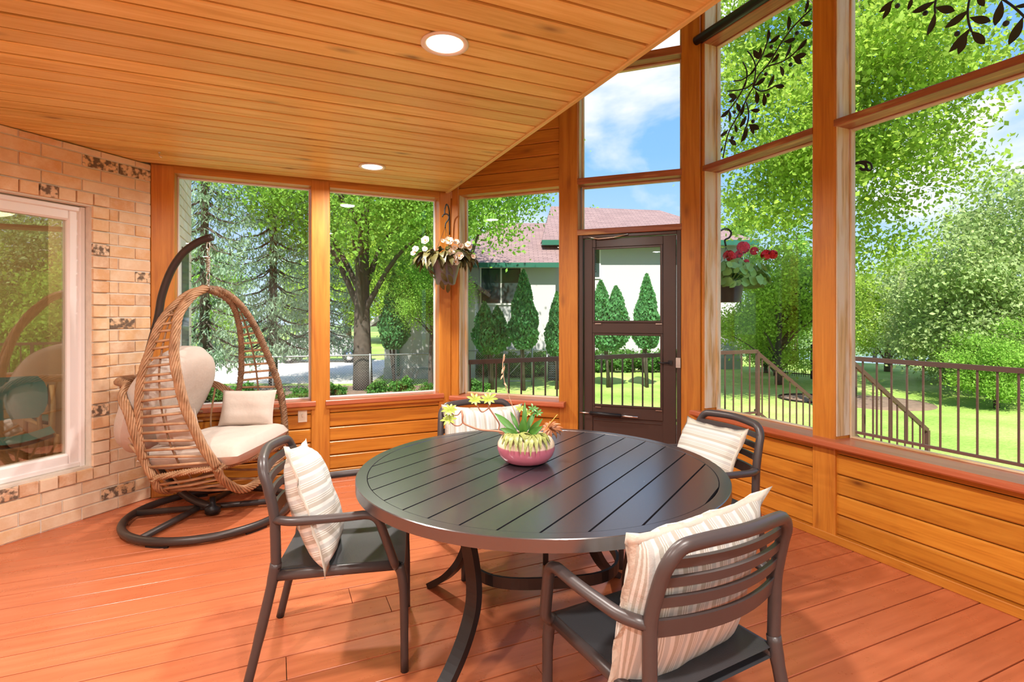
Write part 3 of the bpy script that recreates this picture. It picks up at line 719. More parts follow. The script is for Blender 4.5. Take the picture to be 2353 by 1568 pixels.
def dining_chair(label):
    t = thing('dining_armchair', label, 'chair', group='armchairs around the round table')
    seat_mesh().build('seat', M_SEAT, t)
    for s in (1, -1):
        MB().tube(catmull([(s*.236, .260, 0), (s*.236, .258, .25), (s*.236, .252, .36), (s*.234, .238, .415)], 4), [.016]*3+[.017]*4+[.019]*4+[.021]*2, 10).build('front_leg', M_CHAIR, t)
        MB().tube(catmull([(s*.248, -.312, 0), (s*.243, -.265, .20), (s*.238, -.225, .38), (s*.238, -.210, .46)], 4), [.017]*4+[.019]*5+[.021]*4, 10).build('rear_leg', M_CHAIR, t)
        MB().tube([(s*.232, .235, .414), (s*.232, .0, .412), (s*.236, -.215, .41)], .020, 10, flat=.9).build('side_rail', M_CHAIR, t)
        arm = round_path([(s*.240, -.214, .622), (s*.278, -.150, .624), (s*.293, .0, .632), (s*.292, .158, .640), (s*.268, .222, .44), (s*.235, .226, .412)], .05, 6)
        MB().tube(arm, .0165, 10, flat=1.15).build('armrest', M_CHAIR, t)
    hoop = [(.238, -.210, .44), (.240, -.212, .56), (.240, -.216, .64), (.232, -.240, .74)]
    hoop = [Vector(p) for p in hoop]
    right = hoop; left = [Vector((-p.x, p.y, p.z)) for p in reversed(hoop)]
    tops = [Vector(p) for p in ((.222, -.258, .79), (.195, -.268, .822), (.15, -.278, .832), (.0, -.298, .838), (-.15, -.278, .832), (-.195, -.268, .822), (-.222, -.258, .79))]
    MB().tube(catmull(right + tops + left, 5), .0195, 10, flat=.95).build('back_frame', M_CHAIR, t)
    for z, h, bow in ((.782, .024, .038), (.733, .025, .042), (.680, .027, .045), (.610, .046, .046)):
        k = max(0, (z-.62)/.2); yb = -.214 - .045*k
        def sl(u, v, z=z, h=h, bow=bow, yb=yb):
            x = (u-.5)*2; return (x*(.238-.012*k), yb - bow*(1-x*x) - (v-.5)*h*.18, z + (v-.5)*h)
        m = MB().grid(15, 3, lambda u, v: sl(1-u, v)); m.grid(15, 3, lambda u, v: (sl(u, v)[0], sl(u, v)[1]+.014, sl(u, v)[2]))
        for e in (0, 1): m.grid(15, 2, lambda u, a, e=e: (sl(u, e)[0], sl(u, e)[1] + .014*(a if e == 0 else 1-a), sl(u, e)[2]))
        m.build('back_slat', M_CHAIR, t)
    return t
CH = [(0.266, 2.355, -103.9, 'dark resin armchair beside the hanging chair, pillow slumped over its seat edge'),
      (1.061, 1.288, 4.9, 'dark resin armchair with its slatted back turned to the open floor'),
      (1.969, 2.163, 85.4, 'dark resin armchair backed against the long window wall'),
      (1.150, 2.900, 178.0, 'dark resin armchair facing from under the window by the door')]
proto = dining_chair(CH[0][3])
chairs = []
for i, (x, y, a, lb) in enumerate(CH):
    c = proto if i == 0 else copy_tree(proto)
    c['label'] = lb; c.location = (x, y, 0); c.rotation_euler = (0, 0, math.radians(a)); chairs.append(c)

# ------------------------------------------------------------------ striped pillows on the chairs
def stripe_mat():
    m, nt, b, N, L = newmat('striped_linen')
    tc = N('ShaderNodeTexCoord'); sx = N('ShaderNodeSeparateXYZ'); L(tc.outputs['Object'], sx.inputs[0])
    a = N('ShaderNodeMath'); a.operation = 'MULTIPLY'; a.inputs[1].default_value = 1/.062; L(sx.outputs['X'], a.inputs[0])
    fr = N('ShaderNodeMath'); fr.operation = 'FRACT'; L(a.outputs[0], fr.inputs[0])
    W, T, G = (.68,.67,.63), (.45,.42,.36), (.50,.51,.49)
    cr = ramp(nt, [(0, T), (.24, W), (.30, T), (.36, W), (.42, T), (.48, W), (.54, G), (.78, W)], 'CONSTANT'); L(fr.outputs[0], cr.inputs[0])
    L(cr.outputs[0], b.inputs['Base Color']); b.inputs['Roughness'].default_value = .9
    nz = N('ShaderNodeTexNoise'); nz.inputs['Scale'].default_value = 260; L(tc.outputs['Object'], nz.inputs['Vector'])
    n2 = N('ShaderNodeTexNoise'); n2.inputs['Scale'].default_value = 14; n2.inputs['Detail'].default_value = 3; L(tc.outputs['Object'], n2.inputs['Vector'])
    ad = N('ShaderNodeMath'); ad.operation = 'MULTIPLY_ADD'; ad.inputs[1].default_value = .12; L(nz.outputs['Fac'], ad.inputs[0]); L(n2.outputs['Fac'], ad.inputs[2])
    bp = N('ShaderNodeBump'); bp.inputs['Strength'].default_value = .35; bp.inputs['Distance'].default_value = .012; L(ad.outputs[0], bp.inputs['Height']); L(bp.outputs[0], b.inputs['Normal'])
    return m
M_STRIPE = stripe_mat()
M_LINEN = simple('pale_linen_flange', (.58,.54,.46), .9, noise=.06, nscale=60, bump=.3)
M_CUSH = simple('beige_cushion_fabric', (.58,.49,.42), .92, noise=.05, nscale=30, bump=.25)
def cushion(mb, hx, hy, th, n=21, bow=.05, p=4.0, wr=.0, seed=1, sag=0.0, disc=False, ex=.55):
    rg = np.random.RandomState(seed); ph = rg.rand(6)*6.28
    def side(sg):
        def fn(a, b):
            u, v = 2*a-1, 2*b-1
            if sg < 0: u = -u
            x = hx*u*(1 - bow*(1-v*v)*abs(u)**2); y = hy*v*(1 - bow*(1-u*u)*abs(v)**2)
            e = max(0, (1-abs(u)**p)*(1-abs(v)**p)); z = th*.5*e**ex
            if disc: x = hx*u*math.sqrt(1-v*v*.5); y = hy*v*math.sqrt(1-u*u*.5)
            z += wr*e**.3*(math.sin(5*u+ph[0]+3*v)*.5 + math.sin(9*v+ph[1])*.35 + math.sin(13*u-7*v+ph[2])*.25)
            return (x, y, sg*z - sag*(u*u+v*v))
        return fn
    mb.grid(n, n, side(1)); mb.grid(n, n, side(-1)); return mb
def pillow(label, M, hx=.225, hy=.225, th=.155, seed=1, tagit=False):
    t = thing('striped_pillow', label, 'pillow', group='striped pillows on the armchairs')
    t.matrix_basis = M
    cushion(MB(), hx, hy, th, 23, .055, 3.2, .006, seed).build('cover', M_STRIPE, t)
    rg = np.random.RandomState(seed+9); m = MB(); n = 64; vs = []; fs = []
    for i in range(n):
        k = i/n*4; sd = int(k); f = (k-sd)*2-1
        u, v = [(f, -1), (1, f), (-f, 1), (-1, -f)][sd]
        x = hx*u*(1-.055*(1-v*v)*u*u); y = hy*v*(1-.055*(1-u*u)*v*v)
        cf = 1 + (.075 + .045*abs(f)**6); wob = .007*math.sin(i*1.3+seed) + rg.uniform(-.003,.003)
        vs += [(x*.96, y*.96, .006), (x*cf, y*cf, wob), (x*.96, y*.96, -.006)]
    for i in range(n):
        j = (i+1) % n; fs += [(3*i, 3*i+1, 3*j+1, 3*j), (3*i+1, 3*i+2, 3*j+2, 3*j+1)]
    m.add(vs, fs, True); m.build('flange', M_LINEN, t)
    if tagit:
        MB().tube([(-hx*1.05, -hy*.90, .022), (-hx*1.0, -hy*1.02, .024), (-hx*.82, -hy*1.07, .022)], .005, 5).build('blue_tag', simple('navy_tag', (.02,.03,.22), .7), t)
    return t
def on_chair(i, loc, tilt, roll, yaw=0):
    x, y, a, _ = CH[i]
    return Matrix.Translation((x, y, 0)) @ Matrix.Rotation(math.radians(a), 4, 'Z') @ Matrix.Translation(loc) @ Matrix.Rotation(math.radians(yaw), 4, 'Z') @ Matrix.Rotation(math.radians(90-tilt), 4, 'X') @ Matrix.Rotation(math.radians(roll), 4, 'Z')
pillow('striped linen pillow leaning sideways on the chair beside the hanging chair', on_chair(0, (.06, -.105, .625), -18, 100, 6), seed=1)
pillow('striped linen pillow propped behind the chair slats, blue tag at its corner', on_chair(1, (-.02, -.13, .615), -15, 3, 2), .248, .240, .16, 4, True)
pillow('striped linen pillow tipped on one corner on the wall-side chair', on_chair(2, (.02, -.095, .595), -26, 88, 0), .215, .215, .14, 7)
pillow('striped linen pillow upright on the chair under the corner window', on_chair(3, (-.01, -.135, .592), -14, 3, 0), .235, .225, .14, 11)

# ------------------------------------------------------------------ succulent bowl on the table
bc = at_z(1209, 1062, TZ)
bowl = thing('succulent_bowl', 'round two-tone cream and pink ceramic bowl on the table', 'planter', bc)
def bowl_mat():
    m, nt, b, N, L = newmat('cream_over_pink_glaze')
    tc = N('ShaderNodeTexCoord'); sx = N('ShaderNodeSeparateXYZ'); L(tc.outputs['Object'], sx.inputs[0])
    cr = ramp(nt, [(.0740, (.50,.14,.20)), (.0765, (.80,.62,.46))]); L(sx.outputs['Z'], cr.inputs[0]); L(cr.outputs[0], b.inputs['Base Color'])
    b.inputs['Roughness'].default_value = .22; b.inputs['Coat Weight'].default_value = .3; return m
MB().lathe([(.0, .002), (.075, .002), (.098, .012), (.118, .035), (.127, .062), (.124, .088), (.112, .108), (.100, .118), (.094, .118), (.094, .110), (.105, .095)], 48, cap=False).build('bowl', bowl_mat(), bowl)
MB().lathe([(0, .103), (.05, .106), (.100, .098)], 24, cap=False).build('soil', simple('dark_potting_soil', (.035,.022,.014), .95, noise=.4, nscale=60, bump=.8), bowl)
M_SUCG = simple('deep_green_succulent', (.06,.20,.025), .4, noise=.25, nscale=25)
M_SUCY = simple('spotted_yellow_green_aloe', (.25,.27,.07), .45, noise=.7, nscale=140)
M_SUCO = simple('bronze_succulent', (.40,.15,.055), .5, noise=.3, nscale=40)
M_ROS = simple('lime_rosette', (.27,.34,.03), .45, noise=.4, nscale=60)
M_STEM = simple('pinkish_brown_stem', (.46,.20,.12), .6, noise=.15, nscale=60)
M_DRY = simple('dry_tan_stalk', (.62,.40,.26), .8)
def lv(px, dd=0.0): return at_depth(px[0], px[1], (bc - EYEP).dot(FW) + dd) - bc        # bowl-local point
R3 = random.Random(3)
for b0, t0, w, d0, d1 in (((1192,1000),(1137,950),.030,-.02,.02), ((1194,1004),(1150,985),.030,-.04,-.05), ((1192,990),(1173,946),.018,.02,.05), ((1204,1000),(1206,925),.022,.0,.02), ((1205,998),(1230,945),.024,.02,.05), ((1212,1000),(1246,963),.026,.0,-.02), ((1214,1003),(1246,980),.026,-.03,-.06), ((1200,1002),(1202,962),.034,-.02,-.03)):
    m = MB(); blade(m, lv(b0, d0), lv(t0, d1), w, tuple(-FW + UP*.4), .08, 6, .005, .5, .35); m.build('green_leaf', M_SUCG, bowl)
for cx_, cy_, r_, n_ in ((1186, 1000, 40, 9), (1226, 1002, 46, 10)):
    for k in range(n_):
        a = PI*(.02 + k/(n_-1)*.96); tipu = cx_ + math.cos(a)*r_*R3.uniform(.7,1.0); tipv = cy_ + 12 + abs(math.sin(a))*34*R3.uniform(.6,1.1)
        m = MB(); blade(m, lv((cx_ + math.cos(a)*4, cy_ - 2), -.05), lv((tipu, tipv), -.05 - .095*math.sin(a)), .026, (0,0,1), .26, 6, .003, .35, .25); m.build('spotted_leaf', M_SUCY, bowl)
for k in range(13):
    a = 2*PI*k/13 + .2; m = MB()
    blade(m, lv((1262, 985), .02), lv((1262 + 27*math.cos(a) + 6, 990 + 22*math.sin(a)), .02 + .04*math.sin(a*2)), .016, tuple(-FW + UP), .2, 5, .002, .35, .3); m.build('bronze_leaf', M_SUCO, bowl)
def rosette(u, v, dd, r, n, mat):
    c = lv((u, v), dd)
    for k in range(n):
        a = 2*PI*k/n; d = (RT*math.cos(a) + (FW*.6 + UP*.5).normalized()*math.sin(a) + (-FW*.3+UP*.4)*R3.uniform(.1,.5)).normalized()
        m = MB(); blade(m, c, c + d*r*R3.uniform(.8,1.15), r*.34, tuple(-FW+UP*.6), .1, 4, .002, .62, .2); m.build('rosette_leaf', mat, bowl)
for u, v, dd, r in ((1034, 943, .0, .036), (1031, 965, -.02, .034), (1092, 920, .03, .037), (1123, 918, .03, .038)): rosette(u, v, dd, r, 9, M_ROS)
for u, v, dd in ((1196, 940, .04), (1225, 940, .05), (1212, 950, .05), (1236, 950, .04)): rosette(u, v, dd, .026, 7, M_SUCG if u > 1220 else M_ROS)
def stem(pts, r): MB().tube(catmull([lv(p[:2], p[2]) for p in pts], 5), r, 6).build('stem', M_STEM, bowl)
stem([(1178,1003,-.02), (1148,992,-.02), (1105,988,-.02), (1080,980,-.02), (1064,971,-.02), (1063,955,-.02), (1060,944,-.01)], .0042)
stem([(1064,971,-.02), (1056,978,-.02), (1045,978,-.02), (1034,969,-.02)], .0028); stem([(1060,944,-.01), (1052,954,0), (1042,954,0), (1034,947,0)], .0026)
stem([(1182,1003,.0), (1148,995,.01), (1147,975,.02), (1135,955,.03), (1124,938,.03), (1123,924,.03)], .0036); stem([(1124,938,.03), (1112,946,.03), (1104,945,.03), (1094,926,.03)], .0028)
MB().tube(catmull([lv(p, .03) for p in ((1196,985), (1186,957), (1172,918), (1160,880), (1155,845), (1158,815))], 5), .0018, 5).build('dry_stalk', M_DRY, bowl)
for p, q in (((1158,880),(1165,888)), ((1156,862),(1150,873)), ((1157,845),(1152,860)), ((1157,832),(1160,813)), ((1156,855),(1160,840))):
    m = MB(); blade(m, lv(p, .03), lv(q, .02), .008, tuple(-FW), .1, 4, .001); m.build('dry_husk', M_DRY, bowl)
MB().tube([lv((1248,1000), 0), lv((1262,975), .0), lv((1281,953), .0)], .0015, 5).build('flower_stalk', simple('yellow_stalk', (.62,.38,.06), .6), bowl)

# ------------------------------------------------------------------ hanging egg chair
SD = 3.75
hp = at_depth(475, 655, SD); HO = Vector((hp.x, hp.y, 0))
sw_ = thing('egg_swing_chair', 'brown wicker hanging egg chair with open arched sides on a dark ring stand', 'hanging chair', HO, -YAW)
rotI = Matrix.Rotation(YAW, 3, 'Z')
def sl(u, v, s): return rotI @ (at_depth(u, v, SD + s) - HO)
def rope_mat(name, c1, c2):
    m, nt, b, N, L = newmat(name)
    tc = N('ShaderNodeTexCoord'); nz = N('ShaderNodeTexNoise'); nz.inputs['Scale'].default_value = 18; nz.inputs['Detail'].default_value = 4; L(tc.outputs['Object'], nz.inputs['Vector'])
    cr = ramp(nt, [(.3, c1), (.7, c2)]); L(nz.outputs['Fac'], cr.inputs[0]); L(cr.outputs[0], b.inputs['Base Color']); b.inputs['Roughness'].default_value = .55; return m
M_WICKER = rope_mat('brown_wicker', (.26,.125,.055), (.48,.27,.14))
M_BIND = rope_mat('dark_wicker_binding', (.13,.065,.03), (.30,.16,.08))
M_CANE = rope_mat('rattan_cane', (.33,.17,.08), (.52,.31,.17))
def braid(path, name, mat, Rr=.022, r=.0095, strands=6, pitch_=.16, parent=sw_, wrap=False):
    P = resample(path, .014); n = len(P); m = MB()
    T = [(P[min(i+1, n-1)] - P[max(i-1, 0)]).normalized() for i in range(n)]
    U = []; u = T[0].orthogonal().normalized()
    for t in T:
        u = (u - t*u.dot(t)).normalized(); U.append(u)
    for k in range(strands):
        pts = []
        for i in range(n):
            a = 2*PI*k/strands + (1 if k % 2 else -1)*0 + 2*PI*i*.014/pitch_
            w = T[i].cross(U[i]); rr = Rr*(1 + .12*math.sin(i*.9 + k*2))
            pts.append(P[i] + U[i]*math.cos(a)*rr + w*math.sin(a)*rr)
        m.tube(pts, r, 5)
    m.tube(P, Rr*.8, 6)
    return m.build(name, mat, parent)
nf = [(473,663,0), (440,681,-.12), (412,722,-.23), (402,772,-.32), (402,835,-.38), (414,893,-.41), (434,956,-.42), (463,1019,-.42), (500,1076,-.40)]
nr_ = [(470,664,0), (432,677,-.10), (394,708,-.22), (366,748,-.30), (342,811,-.36), (326,865,-.40), (318,932,-.42), (320,1005,-.42), (332,1063,-.41), (353,1100,-.40)]
ff = [(473,663,0), (511,670,.12), (550,699,.23), (584,748,.32), (613,811,.37), (637,874,.40), (650,932,.42), (655,985,.41), (655,1015,.40)]
fr_ = [(478,666,0), (508,678,.12), (531,697,.20), (545,728,.28), (553,772,.34), (555,821,.38), (553,869,.40), (546,913,.41), (540,965,.40)]
NF, NRR, FF_, FR = [catmull([sl(*p) for p in L_], 8) for L_ in (nf, nr_, ff, fr_)]
braid(NF, 'near_front_rim', M_WICKER, .022, .0075, 10, .42); braid(NRR, 'near_rear_rim', M_WICKER, .018, .007, 9, .40)
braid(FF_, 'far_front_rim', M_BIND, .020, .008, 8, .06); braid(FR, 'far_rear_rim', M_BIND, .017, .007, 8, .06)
def along(P, t):
    x = t*(len(P)-1); i = min(int(x), len(P)-2); return P[i].lerp(P[i+1], x-i)
def at_height(P, z):
    best = min(range(len(P)//4, len(P)), key=lambda i: abs(P[i].z - z)); return P[best]
for A_, B_, zs in ((NF, NRR, [1.49-.052*k for k in range(21)]), (FF_, FR, [1.47-.058*k for k in range(15)])):
    rod = []
    for z in zs:
        a, b_ = at_height(A_, z + .01), at_height(B_, z - .01)
        if (a-b_).length < .05: continue
        ext = (b_-a).normalized()*.012
        MB().tube([a - ext, a.lerp(b_, .5) + Vector((0, -.01 if a.y < 0 else .01, 0)), b_ + ext], .0085, 6).build('rung', M_CANE, sw_); rod.append(a.lerp(b_, .52) + Vector((0, .006 if a.y < 0 else -.006, 0)))
    MB().tube(rod, .0065, 6).build('panel_rod', M_BIND, sw_)
nfb, nrb, ffb, frb = NF[-1], NRR[-1], FF_[-1], FR[-1]
frb = Vector((nrb.x*.9, .40, .40))
braid(catmull([nrb, (nrb+nfb)/2 + Vector((0, -.02, .01)), nfb], 8), 'seat_side_bar', M_CANE, .016, .008, 6, .03)
braid(catmull([nfb, (nfb+ffb)/2 + Vector((.05, 0, .0)), ffb], 8), 'seat_front_bar', M_CANE, .018, .009, 6, .03)
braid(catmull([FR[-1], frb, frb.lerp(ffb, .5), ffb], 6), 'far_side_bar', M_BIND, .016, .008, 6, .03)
def hoop(a, b_, sag, fx): return catmull([a, a + Vector((fx*.3, .06, -.09)), Vector(((a.x+b_.x)/2 + fx, -.16, sag)), Vector(((a.x+b_.x)/2 + fx, .16, sag)), b_ + Vector((fx*.3, -.06, -.09)), b_], 8)
Hf, Hr = hoop(nfb, ffb, .215, .0), hoop(nrb, frb, .225, .02)
braid(Hf, 'front_seat_hoop', M_WICKER, .021, .0075, 9, .38); braid(Hr, 'rear_seat_hoop', M_WICKER, .018, .007, 9, .38)
for t in (.10, .18, .26, .36, .46, .56, .66, .76, .86):
    a, b_ = along(Hf, t), along(Hr, t); MB().tube([a, a.lerp(b_, .5) - UP*.008, b_], .009, 6).build('seat_rung', M_CANE, sw_)
back = [sl(330,1055,-.41), sl(310,1000,-.44), sl(296,950,-.44), sl(281,910,-.38), sl(292,886,-.26), Vector((-.56, -.08, .93)), Vector((-.54, .10, .93)), Vector((-.42, .27, .90)), sl(485,881,.36), sl(520,897,.40), sl(545,912,.41)]
braid(catmull(back, 8), 'back_hoop', M_WICKER, .020, .0075, 9, .38)
bkp = catmull(back, 8)
for k in range(7):
    a = along(bkp, .40 + .07*k); c_ = along(Hr, .22 + .09*k)
    MB().tube(catmull([a, a.lerp(c_, .5) + Vector((-.05, 0, -.02)), c_], 5), .0075, 6).build('back_spindle', M_CANE, sw_)
for f_ in (.33, .62):
    MB().tube(catmull([along(NRR, .80 + .14*f_), Vector((-.50 + .10*f_, -.20, .78 - .30*f_)), Vector((-.54 + .12*f_, .02, .80 - .3*f_)), Vector((-.44 + .1*f_, .26, .78 - .3*f_)), Vector((-.26, .40, .72 - .25*f_))], 6), .0085, 6).build('back_rod', M_CANE, sw_)
# chain, spring and stand
tip = sl(480, 547, 0); apex = sl(473, 662, 0)
ch_ = MB(); z = tip.z - .03; k = 0
def linkring(zc, h, rot, r=.0035):
    pts = [Vector((math.cos(2*PI*i/14)*.011*math.cos(rot), math.cos(2*PI*i/14)*.011*math.sin(rot), zc + math.sin(2*PI*i/14)*h)) for i in range(14)]
    return MB().tube([p + Vector((tip.x-.005, 0, 0)) for p in pts], r, 6, closed=True)
for k, (dz, h) in enumerate(((-.055, .028), (-.10, .028), (-.275, .028), (-.32, .028))): linkring(tip.z + dz, h, (k % 2)*PI/2).build('chain_link', M_CHROME, sw_)
spr = [Vector((tip.x - .005 + .014*math.cos(a), .014*math.sin(a), tip.z - .13 - .11*a/(2*PI*9))) for a in [2*PI*9*i/108 for i in range(109)]]
MB().tube(spr, .0032, 5).build('spring', M_CHROME, sw_)
MB().tube([Vector((tip.x-.005, 0, tip.z - .33)), Vector((apex.x, 0, apex.z + .0))], .006, 6).build('hook_loop', M_CHROME, sw_)
M_STAND = simple('dark_bronze_tube', (.050,.038,.034), .38, .3)
rc = rotI @ (Vector((-.40, 4.20, 0)) - HO); RR = .50
arm = [rc + Vector((-.02, .04, .05)), Vector((-.14, -.02, .13)), Vector((-.36, 0, .34)), Vector((-.47, 0, .66)), Vector((-.43, 0, 1.02)), sl(362,735,0), sl(372,680,0), sl(392,625,0), sl(420,583,0), sl(455,557,0), sl(487,545,0)]
MB().tube(catmull(arm, 6), .026, 14).build('curved_pole', M_STAND, sw_)
MB().tube([rc + Vector((RR*math.cos(2*PI*i/72), RR*math.sin(2*PI*i/72), .036)) for i in range(72)], .025, 12, closed=True).build('base_ring', M_STAND, sw_)
for a0, a1 in ((185, 28), (100, 250)):
    p, q = [rc + Vector((RR*math.cos(math.radians(a)), RR*math.sin(math.radians(a)), .036)) for a in (a0, a1)]
    MB().tube([p, q], .021, 10).build('base_bar', M_STAND, sw_)
MB().lathe([(.05, .02), (.05, .06), (.02, .075), (.02, .13), (0, .13)], 16).build('hub_bolt', M_BLACK, sw_, Matrix.Translation(rc + Vector((0, .02, 0))))
for a in (205, 265, 330, 60, 130):
    pts = [rc + Vector((RR*math.cos(math.radians(a+d)), RR*math.sin(math.radians(a+d)), .008)) for d in (-8, -4, 0, 4, 8)]
    MB().tube(pts, .020, 4, flat=.6, up=(0,0,1), twist=PI/4).build('rubber_foot', M_BLACK, sw_)
# cushions resting in it
rotY = Matrix.Rotation(-YAW, 4, 'Z')
def in_swing(loc, M): return Matrix.Translation(HO) @ rotY @ Matrix.Translation(loc) @ M
def soft(name, label, cat, M, hx, hy, th, seed, p=2.6, bow=.02, wr=.004, disc=False, ex=.55):
    o = cushion(MB(), hx, hy, th, 27, bow, p, wr, seed, 0.0, disc, ex).build(name, M_CUSH); o.matrix_basis = M
    return tag(o, label, cat, 'beige cushions in the hanging chair')
RX = lambda d: Matrix.Rotation(math.radians(d), 4, 'X')
RY = lambda d: Matrix.Rotation(math.radians(d), 4, 'Y')
RZ = lambda d: Matrix.Rotation(math.radians(d), 4, 'Z')
soft('back_cushion', 'large rounded beige back cushion in the wicker egg chair', 'cushion', in_swing((-.27, .0, .80), RY(-64)), .41, .39, .27, 3, 3.2, 0, .004, True, .42)
soft('seat_cushion', 'puffy beige seat cushion at the front of the egg chair', 'cushion', in_swing((.095, .0, .478), RY(-3)), .320, .385, .17, 5, 5.0, -.02, .006, False, .28)
soft('throw_pillow', 'small beige throw pillow propped on the window side of the seat', 'pillow', in_swing((.14, .30, .685), RZ(4) @ RX(72)), .20, .135, .11, 8, 3.4, .05)
soft('throw_pillow', 'small beige throw pillow wedged behind the open arched side', 'pillow', in_swing((-.02, -.30, .655), RZ(-4) @ RX(-72) ), .15, .15, .11, 9, 3.4, .05)

# ------------------------------------------------------------------ metal leaf sculptures outside the tall panes
M_IRON = simple('dark_iron_leaf', (.035,.030,.028), .5, .4)
def art(name, label, stems, leaves, berries, o):
    def P(x, y): return at_plane(1560 + x/2.967, y/2.967, (XC + o, 0, 0), Vector((1, 0, 0)))
    c = P(*stems[0][len(stems[0])//2])
    t = thing(name, label, 'metal sculpture', c, group='iron branches on the tall panes')
    for st in stems: MB().tube(catmull([P(*p) - c for p in st], 4), .0055, 6).build('stem', M_IRON, t)
    for (x0, y0, x1, y1) in leaves:
        m = MB(); blade(m, P(x0, y0) - c, P(x1, y1) - c, (P(x0, y0)-P(x1, y1)).length*.36, (1, .2*RND.uniform(-1,1), .2*RND.uniform(-1,1)), .04, 6, .003, .55, .15); m.build('leaf', M_IRON, t)
    for (x, y) in berries: MB().lathe([(0,-.014)] + [(.014*math.sin(PI*k/8), -.014*math.cos(PI*k/8)) for k in range(1, 8)] + [(0,.014)], 10, cap=False).build('berry', M_IRON, t, Matrix.Translation(P(x, y) - c))
art('olive_branch_sculpture', 'dark iron olive branch with berries across the pane by the corner',
    [[(905,60),(830,130),(770,195),(700,290),(640,390),(600,450),(540,520),(510,590),(480,640),(440,720),(390,810),(350,880),(325,950),(300,1080)],
     [(605,280),(580,350),(550,410),(520,460),(480,515)], [(468,348),(500,390),(522,450),(520,520),(505,590)], [(437,425),(462,480),(460,545),(440,600),(400,670),(350,740),(290,795)],
     [(375,553),(430,545),(480,512)], [(330,622),(400,615),(460,600),(510,565)], [(610,450),(680,430),(740,400),(800,350),(850,290)], [(505,590),(550,620),(600,615),(660,585),(700,580)], [(460,700),(475,760),(470,830),(445,900),(430,965)]],
    [(745,210,750,110),(825,155,905,165),(860,90,880,0),(603,290,612,200),(612,295,690,240),(715,285,795,265),(800,350,875,265),(725,400,765,300),(545,405,558,325),(545,405,508,342),(580,385,650,370),(630,430,685,365),(480,515,525,455),(430,615,462,540),(515,585,590,530),(605,600,650,510),(650,585,720,590),(525,620,535,710),(580,635,582,725),(690,450,712,520),(780,390,870,370),(780,390,835,435),(395,665,340,645),(395,665,338,697),(392,700,415,765),(445,705,418,795),(350,745,285,800),(345,755,345,830),(490,750,552,755),(460,790,415,870),(380,850,395,905),(335,890,280,930),(340,950,390,990),(480,850,548,880),(480,850,512,915),(470,870,425,970),(300,1005,262,1055)],
    [(805,225),(630,320),(762,440),(593,505),(608,650),(378,765),(365,940),(505,828)], .20)
art('olive_branch_sculpture', 'dark iron olive branch hanging into the wide upper pane',
    [[(2380,140),(2320,80),(2260,30),(2180,-20),(2080,-60),(1990,-75),(1880,-70),(1760,-60),(1640,-50),(1480,-30),(1465,0)], [(1765,-60),(1745,40),(1748,90)], [(1995,-70),(1970,60),(1975,150),(1995,215)], [(1600,-50),(1590,-20)], [(2030,-60),(2030,-30)]],
    [(1465,0,1365,85),(1450,20,1390,130),(1590,-20,1562,70),(1745,10,1590,85),(1750,50,1880,75),(1748,90,1695,240),(2030,-30,2082,42),(1975,70,1815,190),(1985,120,2125,145),(1995,215,2085,300),(1985,195,1845,355),(1960,230,1905,370),(2200,5,2155,175),(2290,45,2390,30),(2345,120,2250,305)],
    [(1490,40),(1680,90),(1897,230),(2230,160)], .20)

# ------------------------------------------------------------------ hanging flower baskets
def pot_profile(rt, rb, h): return [(0, 0), (rb*.9, 0), (rb, .01), (rt*.98, h*.94), (rt*1.05, h*.95), (rt*1.05, h), (rt*.96, h), (rt*.94, h*.85), (0, h*.84)]
def flower(parent, c, face, r, n, mat, eye, name='flower'):
    c = Vector(c); face = Vector(face).normalized(); a1 = face.orthogonal().normalized(); a2 = face.cross(a1); m = MB()
    for ring_, (k_, sc) in enumerate(((n, 1.0), (max(3, n-2), .62))):
        for k in range(k_):
            a = 2*PI*k/k_ + ring_*.5 + RND.uniform(-.15,.15); d = a1*math.cos(a) + a2*math.sin(a) + face*(.25 + .35*ring_)
            blade(m, c, c + d*r*sc, r*1.0*sc, tuple(face), -.12, 4, 0, .62, .2)
    f = m.build(name, mat, parent)
    if eye is not None: MB().lathe([(0,-.1*r)] + [(.2*r*math.sin(PI*k/6), -.2*r*math.cos(PI*k/6)) for k in range(1, 6)] + [(0, .2*r)], 8, cap=False).build('flower_eye', eye, f, Matrix.Translation(c + face*r*.15))
    return f
M_PETALW = simple('cream_white_petal', (.84,.72,.58), .6, noise=.08, nscale=40)
M_EYE = simple('orange_flower_eye', (.65,.30,.04), .6)
M_BEGL = simple('bronze_green_leaf', (.095,.085,.022), .45, noise=.5, nscale=18)
M_POTG = simple('grey_plastic_pot', (.22,.22,.25), .45)
wd = 4.74
wb_c = at_depth(1024, 655, wd)
wbk = thing('hanging_basket', 'grey hanging pot of white begonias with bronze leaves on the corner post', 'hanging plant', wb_c)
MB().lathe(pot_profile(.135, .085, .215), 28).build('pot', M_POTG, wbk)
def wl(u, v, dd=0): return at_depth(u, v, wd + dd) - wb_c
for k in range(3):
    a = 2*PI*k/3 + .4; MB().tube([Vector((.13*math.cos(a), .13*math.sin(a), .205)), wl(1023, 522)], .0016, 5).build('hanger_wire', M_BLACK, wbk)
MB().tube(catmull([wl(1023,524), wl(1024,514), wl(1030,505), wl(1031,497), wl(1026,492), wl(1019,494), wl(1016,499)], 5), .006, 8).build('hook', M_BLACK, wbk)
bk = thing('wall_hook', 'black curved iron hook on the corner post', 'hook', wb_c + wl(1030, 540))
bo = -wl(1030, 540)
pst = Vector((1.48, 4.78, 0)) - Vector((wb_c.x, wb_c.y, 0)) ; pst = Vector((pst.x, pst.y, 0))
